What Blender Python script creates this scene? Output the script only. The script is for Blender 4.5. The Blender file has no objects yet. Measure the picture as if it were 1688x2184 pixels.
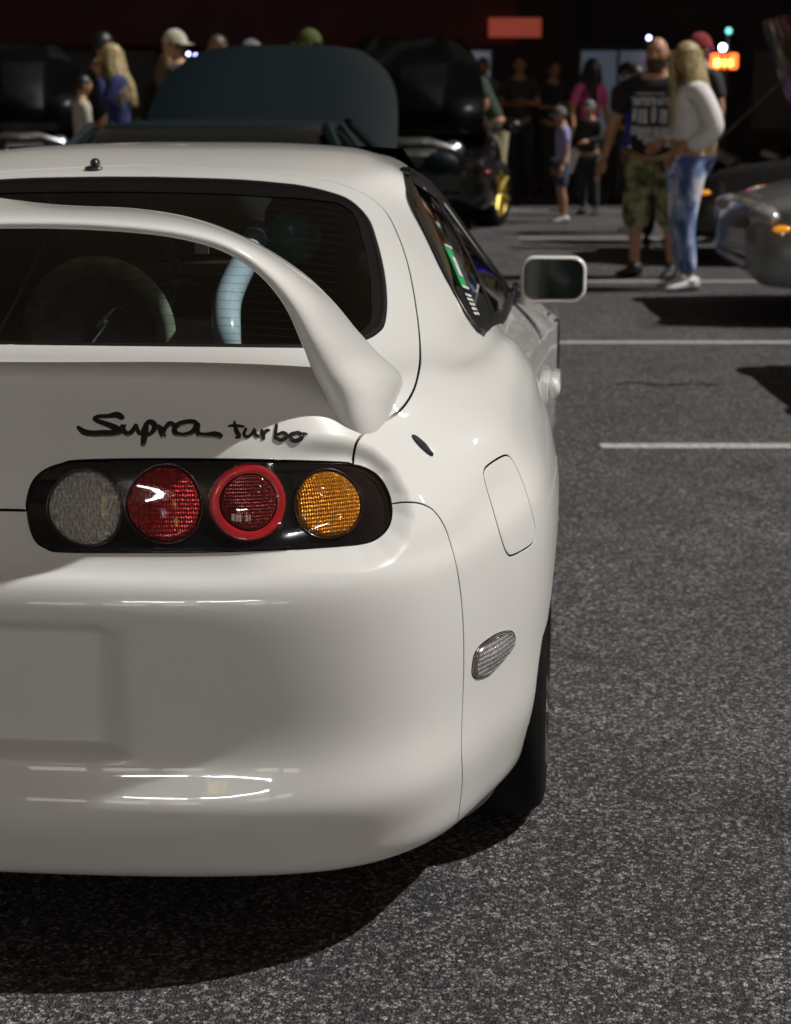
import bpy, bmesh, math, random
import numpy as np
from mathutils import Vector, Matrix, Euler
from mathutils.geometry import delaunay_2d_cdt
random.seed(7); rng = np.random.default_rng(7)
SC = bpy.context.scene; COL = SC.collection
# ---------------------------------------------------------------- camera, sky, key light, exposure
cam = bpy.data.cameras.new('camera'); co = bpy.data.objects.new('camera', cam); COL.objects.link(co); SC.camera = co
cam.sensor_fit = 'HORIZONTAL'; cam.sensor_width = 36; cam.lens = 3900/1688*36; cam.clip_end = 400
co.location = (.94, -2.6, 1.41); co.rotation_euler = (math.pi/2-.2236, 0, .10); cam.shift_y = -(1092-1061.5)/1688
cam.dof.use_dof = True; cam.dof.focus_distance = 2.95; cam.dof.aperture_fstop = 8.0
world = bpy.data.worlds.new('World'); SC.world = world; world.use_nodes = True
wn = world.node_tree; bg = wn.nodes['Background']
sky = wn.nodes.new('ShaderNodeTexSky'); sky.sky_type = 'NISHITA'; sky.sun_disc = False
LIGHT_DIR = Vector((.63, .08, .77)).normalized()
sky.sun_elevation = math.asin(LIGHT_DIR.z); sky.sun_rotation = math.atan2(LIGHT_DIR.x, LIGHT_DIR.y)
tint = wn.nodes.new('ShaderNodeMix'); tint.data_type = 'RGBA'; tint.blend_type = 'MULTIPLY'; tint.inputs[0].default_value = 1
tint.inputs[7].default_value = (1.0, .50, .21, 1)                 # the city glow makes the night sky warm, not blue
wn.links.new(sky.outputs[0], tint.inputs[6]); wn.links.new(tint.outputs[2], bg.inputs[0]); bg.inputs[1].default_value = .030
sun = bpy.data.lights.new('lot_light', 'SUN'); sun.energy = 2.85; sun.angle = math.radians(.9); sun.color = (1, .995, .965)
so = bpy.data.objects.new('lot_light', sun); COL.objects.link(so); so.rotation_euler = LIGHT_DIR.to_track_quat('Z', 'Y').to_euler()
SC.view_settings.view_transform = 'Standard'; SC.view_settings.look = 'None'; SC.view_settings.gamma = 1; SC.view_settings.use_curve_mapping = False
SC.view_settings.exposure = 0.2
# ---------------------------------------------------------------- materials
def mat(name, color, rough=.5, metal=0, coat=0, spec=.5, noise=0, nscale=30, bump=0, bscale=200, emit=None, estr=0, coatr=.03, alpha=None, sheen=0):
    m = bpy.data.materials.new(name); m.use_nodes = True; nt = m.node_tree; b = nt.nodes['Principled BSDF']
    b.inputs['Base Color'].default_value = (*color, 1); b.inputs['Roughness'].default_value = rough; b.inputs['Metallic'].default_value = metal
    b.inputs['Coat Weight'].default_value = coat; b.inputs['Coat Roughness'].default_value = coatr; b.inputs['Specular IOR Level'].default_value = spec
    b.inputs['Sheen Weight'].default_value = sheen
    tc = nt.nodes.new('ShaderNodeTexCoord')
    if noise:
        n = nt.nodes.new('ShaderNodeTexNoise'); n.inputs['Scale'].default_value = nscale; n.inputs['Detail'].default_value = 6
        nt.links.new(tc.outputs['Object'], n.inputs['Vector'])
        mr = nt.nodes.new('ShaderNodeMapRange'); mr.inputs['From Min'].default_value = .3; mr.inputs['From Max'].default_value = .7
        mr.inputs['To Min'].default_value = 1-noise; mr.inputs['To Max'].default_value = 1+noise; nt.links.new(n.outputs['Fac'], mr.inputs[0])
        mx = nt.nodes.new('ShaderNodeMix'); mx.data_type = 'RGBA'; mx.blend_type = 'MULTIPLY'; mx.inputs[0].default_value = 1
        mx.inputs[6].default_value = (*color, 1); nt.links.new(mr.outputs[0], mx.inputs[7]); nt.links.new(mx.outputs[2], b.inputs['Base Color'])
    if bump:
        n2 = nt.nodes.new('ShaderNodeTexNoise'); n2.inputs['Scale'].default_value = bscale; n2.inputs['Detail'].default_value = 4
        nt.links.new(tc.outputs['Object'], n2.inputs['Vector']); bp = nt.nodes.new('ShaderNodeBump'); bp.inputs['Strength'].default_value = bump
        bp.inputs['Distance'].default_value = .01; nt.links.new(n2.outputs['Fac'], bp.inputs['Height']); nt.links.new(bp.outputs[0], b.inputs['Normal'])
    if emit: b.inputs['Emission Color'].default_value = (*emit, 1); b.inputs['Emission Strength'].default_value = estr
    m['bsdf'] = 1
    return m
def glassy(name, tintc, fres=1.5, rough=.0, cap=1.0):
    m = bpy.data.materials.new(name); m.use_nodes = True; nt = m.node_tree; nt.nodes.clear()
    out = nt.nodes.new('ShaderNodeOutputMaterial'); t = nt.nodes.new('ShaderNodeBsdfTransparent'); g = nt.nodes.new('ShaderNodeBsdfGlossy')
    f = nt.nodes.new('ShaderNodeFresnel'); f.inputs[0].default_value = fres; x = nt.nodes.new('ShaderNodeMixShader')
    t.inputs[0].default_value = (*tintc, 1); g.inputs['Roughness'].default_value = rough
    mn = nt.nodes.new('ShaderNodeMath'); mn.operation = 'MINIMUM'; mn.inputs[1].default_value = cap; nt.links.new(f.outputs[0], mn.inputs[0])
    nt.links.new(mn.outputs[0], x.inputs[0]); nt.links.new(t.outputs[0], x.inputs[1]); nt.links.new(g.outputs[0], x.inputs[2]); nt.links.new(x.outputs[0], out.inputs[0])
    return m
M = {}
M['paint'] = mat('pearl_white_paint', (.80, .795, .765), .24, coat=.8, spec=.35, noise=.02, nscale=3, bump=.006, bscale=900, coatr=.015)
M['paint'].node_tree.nodes['Principled BSDF'].inputs['Coat IOR'].default_value = 1.55
M['black_gloss'] = mat('black_gloss', (.012, .012, .013), .18, coat=.6, noise=.2, nscale=12)
M['rubber'] = mat('rubber', (.007, .007, .007), .75, spec=.2, noise=.3, nscale=40, bump=.1, bscale=300)
M['plastic'] = mat('dark_plastic', (.03, .032, .030), .5, noise=.25, nscale=30, bump=.1, bscale=500)
M['inner'] = mat('inner_dark', (.006, .006, .006), .9, noise=.2)
M['chrome'] = mat('bright_metal', (.7, .7, .68), .15, 1, noise=.1)
M['tube'] = mat('blue_white_paint', (.68, .84, 1.0), .25, coat=.5, noise=.05)
M['glass'] = glassy('tinted_glass', (.84, .90, .87))
M['sideglass'] = glassy('side_glass', (.34, .36, .38), 1.55)
M['mirrorglass'] = mat('mirror_glass', (.004, .010, .007), .08, .0, spec=.25)
M['fabric'] = mat('seat_fabric', (.05, .055, .05), .85, noise=.4, nscale=25, bump=.3)
M['sticker'] = mat('sticker_white', (.7, .7, .7), .5, noise=.1)
M['green'] = mat('sticker_green', (.02, .42, .13), .4, noise=.1)
# ---------------------------------------------------------------- object helpers
def link(o, parent=None, label=None, cat=None, group=None, kind=None):
    COL.objects.link(o)
    if parent is not None: o.parent = parent
    if label: o['label'] = label
    if cat: o['category'] = cat
    if group: o['group'] = group
    if kind: o['kind'] = kind
    return o
def empty(name, loc=(0, 0, 0), rz=0, label=None, cat=None, group=None):
    o = bpy.data.objects.new(name, None); o.location = loc; o.rotation_euler = (0, 0, rz); o.empty_display_size = .1
    return link(o, None, label, cat, group)
def mesh(name, V, F, m, parent=None, smooth=True, normals=None, angle=None, m2=None, n2=0, **k):
    me = bpy.data.meshes.new(name); me.from_pydata([tuple(map(float, v)) for v in V], [], [tuple(f) for f in F])
    if smooth: me.polygons.foreach_set('use_smooth', [True]*len(me.polygons))
    me.materials.append(M[m] if isinstance(m, str) else m)
    if m2:                                         # the last n2 faces take a second material
        me.materials.append(M[m2]); idx = np.zeros(len(me.polygons), np.int32)
        idx[np.asarray(n2, int)] = 1; me.polygons.foreach_set('material_index', idx)
    me.update()
    if angle is not None and hasattr(me, 'set_sharp_from_angle'): me.set_sharp_from_angle(angle=math.radians(angle))
    if normals is not None: me.normals_split_custom_set_from_vertices([tuple(map(float, n)) for n in normals])
    o = bpy.data.objects.new(name, me)
    return link(o, parent, **k)
class MB:                                          # collects primitive shapes into one mesh
    def __init__(s): s.V = []; s.F = []
    def add(s, V, F): b = len(s.V); s.V += [tuple(v) for v in V]; s.F += [tuple(b+i for i in f) for f in F]; return s
    def box(s, c, d, rz=0, bev=0):
        bm = bmesh.new(); bmesh.ops.create_cube(bm, size=1); bmesh.ops.scale(bm, vec=d, verts=bm.verts)
        if bev: bmesh.ops.bevel(bm, geom=bm.edges[:], offset=bev, segments=2, affect='EDGES', profile=.6)
        bmesh.ops.rotate(bm, cent=(0, 0, 0), matrix=Matrix.Rotation(rz, 3, 'Z'), verts=bm.verts); bmesh.ops.translate(bm, vec=c, verts=bm.verts)
        bm.verts.index_update(); s.add([v.co[:] for v in bm.verts], [[v.index for v in f.verts] for f in bm.faces]); bm.free(); return s
    def tube(s, pts, r, n=10, caps=True, flat=1.0, up=None):
        pts = [Vector(p) for p in pts]; rs = r if isinstance(r, (list, tuple)) else [r]*len(pts); V = []; F = []
        nrm = None
        for i, p in enumerate(pts):
            t = (pts[min(i+1, len(pts)-1)]-pts[max(i-1, 0)]).normalized()
            if nrm is None: nrm = (Vector(up) if up else (Vector((0, 0, 1)) if abs(t.z) < .9 else Vector((1, 0, 0))))
            nrm = (nrm-t*nrm.dot(t)).normalized(); b = t.cross(nrm)
            for k in range(n):
                a = 2*math.pi*k/n; V.append(p+(nrm*math.cos(a)*flat+b*math.sin(a))*rs[i])
        for i in range(len(pts)-1):
            for k in range(n): F.append((i*n+k, i*n+(k+1) % n, (i+1)*n+(k+1) % n, (i+1)*n+k))
        if caps: F.append(tuple(range(n))[::-1]); F.append(tuple((len(pts)-1)*n+k for k in range(n)))
        return s.add(V, F)
    def ball(s, c, r, n=12, m=8):
        r = r if isinstance(r, (list, tuple)) else (r, r, r); V = [(c[0], c[1], c[2]+r[2])]; F = []
        for i in range(1, m):
            a = math.pi*i/m
            for k in range(n): b = 2*math.pi*k/n; V.append((c[0]+r[0]*math.sin(a)*math.cos(b), c[1]+r[1]*math.sin(a)*math.sin(b), c[2]+r[2]*math.cos(a)))
        V.append((c[0], c[1], c[2]-r[2])); L = len(V)-1
        for k in range(n): F.append((0, 1+k, 1+(k+1) % n)); F.append((L, 1+(m-2)*n+(k+1) % n, 1+(m-2)*n+k))
        for i in range(m-2):
            for k in range(n): F.append((1+i*n+k, 1+(i+1)*n+k, 1+(i+1)*n+(k+1) % n, 1+i*n+(k+1) % n))
        return s.add(V, F)
    def lathe(s, prof, c, axis='X', n=32):         # prof: (along axis, radius)
        V = []; F = []
        for a, r in prof:
            for k in range(n):
                t = 2*math.pi*k/n; x, y = r*math.cos(t), r*math.sin(t)
                V.append({'X': (c[0]+a, c[1]+x, c[2]+y), 'Y': (c[0]+x, c[1]+a, c[2]+y), 'Z': (c[0]+x, c[1]+y, c[2]+a)}[axis])
        for i in range(len(prof)-1):
            for k in range(n): F.append((i*n+k, i*n+(k+1) % n, (i+1)*n+(k+1) % n, (i+1)*n+k))
        return s.add(V, F)
    def grid(s, G, close_u=False):
        G = np.asarray(G); R, K = G.shape[:2]; F = []
        for i in range(R-1):
            for j in range(K-1 if not close_u else K): F.append((i*K+j, i*K+(j+1) % K, (i+1)*K+(j+1) % K, (i+1)*K+j))
        return s.add(G.reshape(-1, 3).tolist(), F)
    def build(s, name, m, parent=None, smooth=True, angle=40, **k): return mesh(name, s.V, s.F, m, parent, smooth, angle=angle, **k)
def copy_tree(o, parent=None):
    c = o.copy(); COL.objects.link(c)
    if parent is not None: c.parent = parent
    for ch in [x for x in bpy.data.objects if x.parent == o]: copy_tree(ch, c)
    return c
def smooth_line(pts, step=None, n=8, closed=False):    # Catmull-Rom through points
    P = np.array(pts, float); out = []; L = len(P)
    rngi = range(L if closed else L-1)
    for i in rngi:
        if closed: a, b, c, d = P[(i-1) % L], P[i], P[(i+1) % L], P[(i+2) % L]
        else: a, b, c, d = P[max(i-1, 0)], P[i], P[i+1], P[min(i+2, L-1)]
        for k in range(n):
            t = k/n; out.append(.5*((2*b)+(c-a)*t+(2*a-5*b+4*c-d)*t*t+(3*b-a-3*c+d)*t**3))
    if not closed: out.append(P[-1])
    return np.array(out)
# ---------------------------------------------------------------- car body master surface (metres, car frame: X right, Y forward, Z up)
import numpy as np
PLAN = [(0,0),(.22,.004),(.42,.022),(.585,.065),(.70,.145),(.775,.26),(.842,.41),(.898,.59),(.912,.84),(.905,1.12),(.885,1.45)]
def _low(zc, zs, dc, dk, ds):
    pl = np.array(PLAN); t = np.gradient(pl, axis=0); t /= np.linalg.norm(t, axis=1)[:, None]
    n = np.stack([-t[:, 1], t[:, 0]], 1)
    k = np.arange(11.0)
    d = np.interp(k, [0, 2, 5, 8, 10], [dc, dc, dk, ds, ds]); z = np.interp(k, [0, 2, 7, 10], [zc, zc, zs, zs])
    p = pl + n * d[:, None]; p[0, 0] = 0
    return [(p[i, 0], p[i, 1], z[i]) for i in range(11)]
ROWS = [
 _low(.20,.22, .15,.12,.13),
 _low(.215,.232, .07,.044,.066),
 _low(.275,.295, .03,.018,.034),
 _low(.345,.37, .0,.006,.016),
 _low(.425,.45, .017,.007,.007),
 _low(.52,.53, .017,.006,.002),
 _low(.60,.60, .012,.006,.0),
 _low(.665,.66, .010,.009,.0),
 _low(.704,.71, .017,.014,.004),
 _low(.7215,.75, .032,.025,.013),
 [(0,.055,.740),(.22,.058,.741),(.42,.075,.745),(.58,.115,.752),(.685,.19,.765),(.755,.30,.775),(.809,.44,.785),(.865,.61,.79),(.884,.85,.79),(.886,1.12,.785),(.862,1.45,.77)],
 [(0,.085,.80),(.2,.087,.80),(.41,.10,.802),(.575,.14,.805),(.675,.215,.81),(.74,.32,.818),(.795,.455,.828),(.839,.62,.835),(.862,.86,.838),(.868,1.12,.84),(.848,1.45,.81)],
 [(0,.10,.87),(.2,.10,.87),(.40,.115,.87),(.56,.155,.868),(.648,.235,.865),(.708,.34,.868),(.765,.475,.873),(.81,.635,.878),(.84,.865,.882),(.85,1.12,.888),(.822,1.45,.85)],
 [(0,.125,.94),(.2,.125,.94),(.40,.14,.937),(.54,.18,.925),(.622,.26,.915),(.675,.365,.91),(.73,.50,.91),(.775,.655,.913),(.805,.88,.930),(.815,1.13,.938),(.80,1.45,.885)],
 [(0,.16,.99),(.2,.16,.99),(.395,.175,.985),(.53,.215,.972),(.605,.30,.958),(.655,.41,.95),(.70,.54,.945),(.74,.69,.945),(.768,.90,.948),(.785,1.14,.954),(.783,1.45,.912)],
 [(0,.215,1.022),(.2,.215,1.022),(.39,.23,1.017),(.52,.27,1.0),(.592,.355,.985),(.64,.465,.975),(.68,.59,.97),(.715,.735,.960),(.745,.93,.958),(.765,1.16,.962),(.772,1.45,.935)],
 [(0,.36,1.036),(.2,.36,1.036),(.385,.375,1.031),(.51,.415,1.018),(.578,.49,1.008),(.625,.59,1.0),(.662,.70,.996),(.695,.83,.993),(.722,.99,.99),(.745,1.19,.985),(.76,1.45,.96)],
 [(0,.62,1.105),(.2,.62,1.105),(.385,.635,1.098),(.50,.665,1.087),(.56,.72,1.075),(.603,.79,1.067),(.638,.88,1.06),(.67,.97,1.052),(.698,1.08,1.045),(.715,1.23,1.042),(.73,1.46,1.03)],
 [(0,.92,1.19),(.2,.92,1.19),(.375,.93,1.183),(.475,.95,1.171),(.528,.99,1.158),(.567,1.04,1.149),(.597,1.1,1.140),(.624,1.17,1.130),(.648,1.24,1.12),(.665,1.33,1.11),(.68,1.47,1.10)],
 [(0,1.2,1.262),(.2,1.2,1.262),(.36,1.205,1.256),(.445,1.22,1.245),(.492,1.245,1.233),(.527,1.28,1.222),(.555,1.32,1.212),(.58,1.36,1.202),(.602,1.40,1.190),(.62,1.45,1.178),(.635,1.53,1.165)],
 [(0,1.34,1.288),(.2,1.34,1.288),(.35,1.345,1.283),(.43,1.36,1.275),(.475,1.38,1.272),(.505,1.40,1.27),(.53,1.42,1.266),(.552,1.44,1.258),(.57,1.47,1.245),(.585,1.51,1.23),(.597,1.57,1.213)],
 [(0,1.6,1.313),(.2,1.6,1.313),(.34,1.6,1.309),(.41,1.605,1.304),(.45,1.61,1.299),(.48,1.615,1.290),(.503,1.62,1.283),(.523,1.63,1.273),(.54,1.64,1.26),(.555,1.65,1.246),(.565,1.665,1.232)],
 [(0,2.0,1.313),(.18,2.0,1.312),(.32,1.99,1.306),(.39,1.98,1.299),(.43,1.97,1.289),(.46,1.96,1.283),(.483,1.95,1.276),(.503,1.945,1.266),(.52,1.94,1.254),(.535,1.94,1.241),(.545,1.945,1.228)],
]
GRID = np.array(ROWS, float)                       # rows x columns x 3
def _nat(y):                                       # natural cubic spline second derivatives along axis 0
    n = len(y); A = np.zeros((n, n)); b = np.zeros_like(y)
    A[0, 0] = A[-1, -1] = 1
    for i in range(1, n-1):
        A[i, i-1] = A[i, i+1] = 1; A[i, i] = 4; b[i] = 6*(y[i+1]-2*y[i]+y[i-1])
    return np.linalg.solve(A, b.reshape(n, -1)).reshape(y.shape)
def spl_w(t, n):                                   # weights for y and m
    i = np.clip(np.floor(t).astype(int), 0, n-2); f = t-i; g = 1-f
    return i, f, g, (g**3-g)/6, (f**3-f)/6
class Surf:
    def __init__(s, grid, sym=True):
        s.g = grid; R, K, _ = grid.shape; s.R, s.K = R, K
        if sym:                                    # mirror across the centreline so the surface is smooth there
            m = grid[:, :0:-1].copy(); m[..., 0] *= -1
            g2 = np.concatenate([m, grid], 1); s.off = K-1
        else: g2 = grid; s.off = 0
        s.y = g2
        s.mv = _nat(g2)                                            # along rows (v)
        s.mu = np.swapaxes(_nat(np.swapaxes(g2, 0, 1)), 0, 1)      # along columns (u)
        s.muv = np.swapaxes(_nat(np.swapaxes(s.mv, 0, 1)), 0, 1)
    def raw(s, u, v):
        u = np.asarray(u, float)+s.off; v = np.asarray(v, float)
        i, f, g, a, b = spl_w(v, s.y.shape[0]); j, h, k, c, d = spl_w(u, s.y.shape[1])
        def row(Y, M):
            return (Y[i, j]*g[:, None]+Y[i+1, j]*f[:, None]+M[i, j]*a[:, None]+M[i+1, j]*b[:, None],
                    Y[i, j+1]*g[:, None]+Y[i+1, j+1]*f[:, None]+M[i, j+1]*a[:, None]+M[i+1, j+1]*b[:, None])
        y0, y1 = row(s.y, s.mv); m0, m1 = row(s.mu, s.muv)
        return y0*k[:, None]+y1*h[:, None]+m0*c[:, None]+m1*d[:, None]
BODY = Surf(GRID)
def sstep(x): x = np.clip(x, 0, 1); return x*x*(3-2*x)
def seg_dist(px, pz, poly):                        # signed distance in a plane to a closed polygon, positive outside
    P = np.array(poly); Q = np.roll(P, -1, 0); x = np.stack([px, pz], 1)
    best = np.full(len(px), 1e9); ins = np.zeros(len(px), bool)
    for a, b in zip(P, Q):
        ab = b-a; t = np.clip(((x-a)@ab)/(ab@ab), 0, 1); d = np.linalg.norm(x-a-t[:, None]*ab, axis=1)
        best = np.minimum(best, d)
        c = ((a[1] > pz) != (b[1] > pz)) & (px < (b[0]-a[0])*(pz-a[1])/(b[1]-a[1]+1e-12)+a[0]); ins ^= c
    return np.where(ins, -best, best)
TAIL3 = np.array([(0.152,0.103,0.884),(0.273,0.109,0.892),(0.417,0.124,0.891),(0.557,0.161,0.882),(0.595,0.183,0.876),(0.619,0.198,0.864),(0.637,0.203,0.847),(0.65,0.198,0.821),(0.655,0.186,0.798),(0.65,0.17,0.779),(0.635,0.151,0.766),(0.612,0.134,0.76),(0.563,0.114,0.76),(0.386,0.079,0.756),(0.157,0.066,0.753),(0.096,0.088,0.811)])
def body_pos(u, v):
    p = BODY.raw(u, v)
    ax = np.abs(p[:, 0]); q = np.stack([ax, p[:, 1], p[:, 2]], 1)
    rec = np.zeros(len(p)); near = (q[:, 1] < .6) & (q[:, 2] > .66) & (q[:, 2] < 1.0) & (ax > .40)
    if near.any():                                 # the skin dips towards the end of the lamp cluster
        x = q[near]; best = np.full(len(x), 9.)
        for a, b in zip(TAIL3, np.roll(TAIL3, -1, 0)):
            ab = b-a; t = np.clip(((x-a)@ab)/(ab@ab), 0, 1); best = np.minimum(best, np.linalg.norm(x-a-t[:, None]*ab, axis=1))
        ins = seg_dist(x[:, 0], x[:, 2], TAIL3[:, [0, 2]]) < 0
        best = np.where(ins, 0, best)
        rec[near] = .024*(1-sstep(best/.048))*sstep((x[:, 0]-.42)/.16)
    p[:, 1] += rec*.85; p[:, 0] -= np.sign(p[:, 0])*rec*.45
    m = sstep((.275-ax)/.075)*sstep((p[:, 2]-.430)/.016)*sstep((.662-p[:, 2])/.035)*(p[:, 1] < .3)
    p[:, 1] += .042*m                               # number plate recess
    return p
def body_eval(u, v, e=2e-3):                       # position and outward normal
    u = np.asarray(u, float); v = np.asarray(v, float)
    P = body_pos(u, v)
    du = body_pos(u+e, v)-body_pos(u-e, v); dv = body_pos(u, v+e)-body_pos(u, v-e)
    N = np.cross(du, dv); N /= np.linalg.norm(N, axis=1)[:, None]+1e-12
    return P, N
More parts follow.
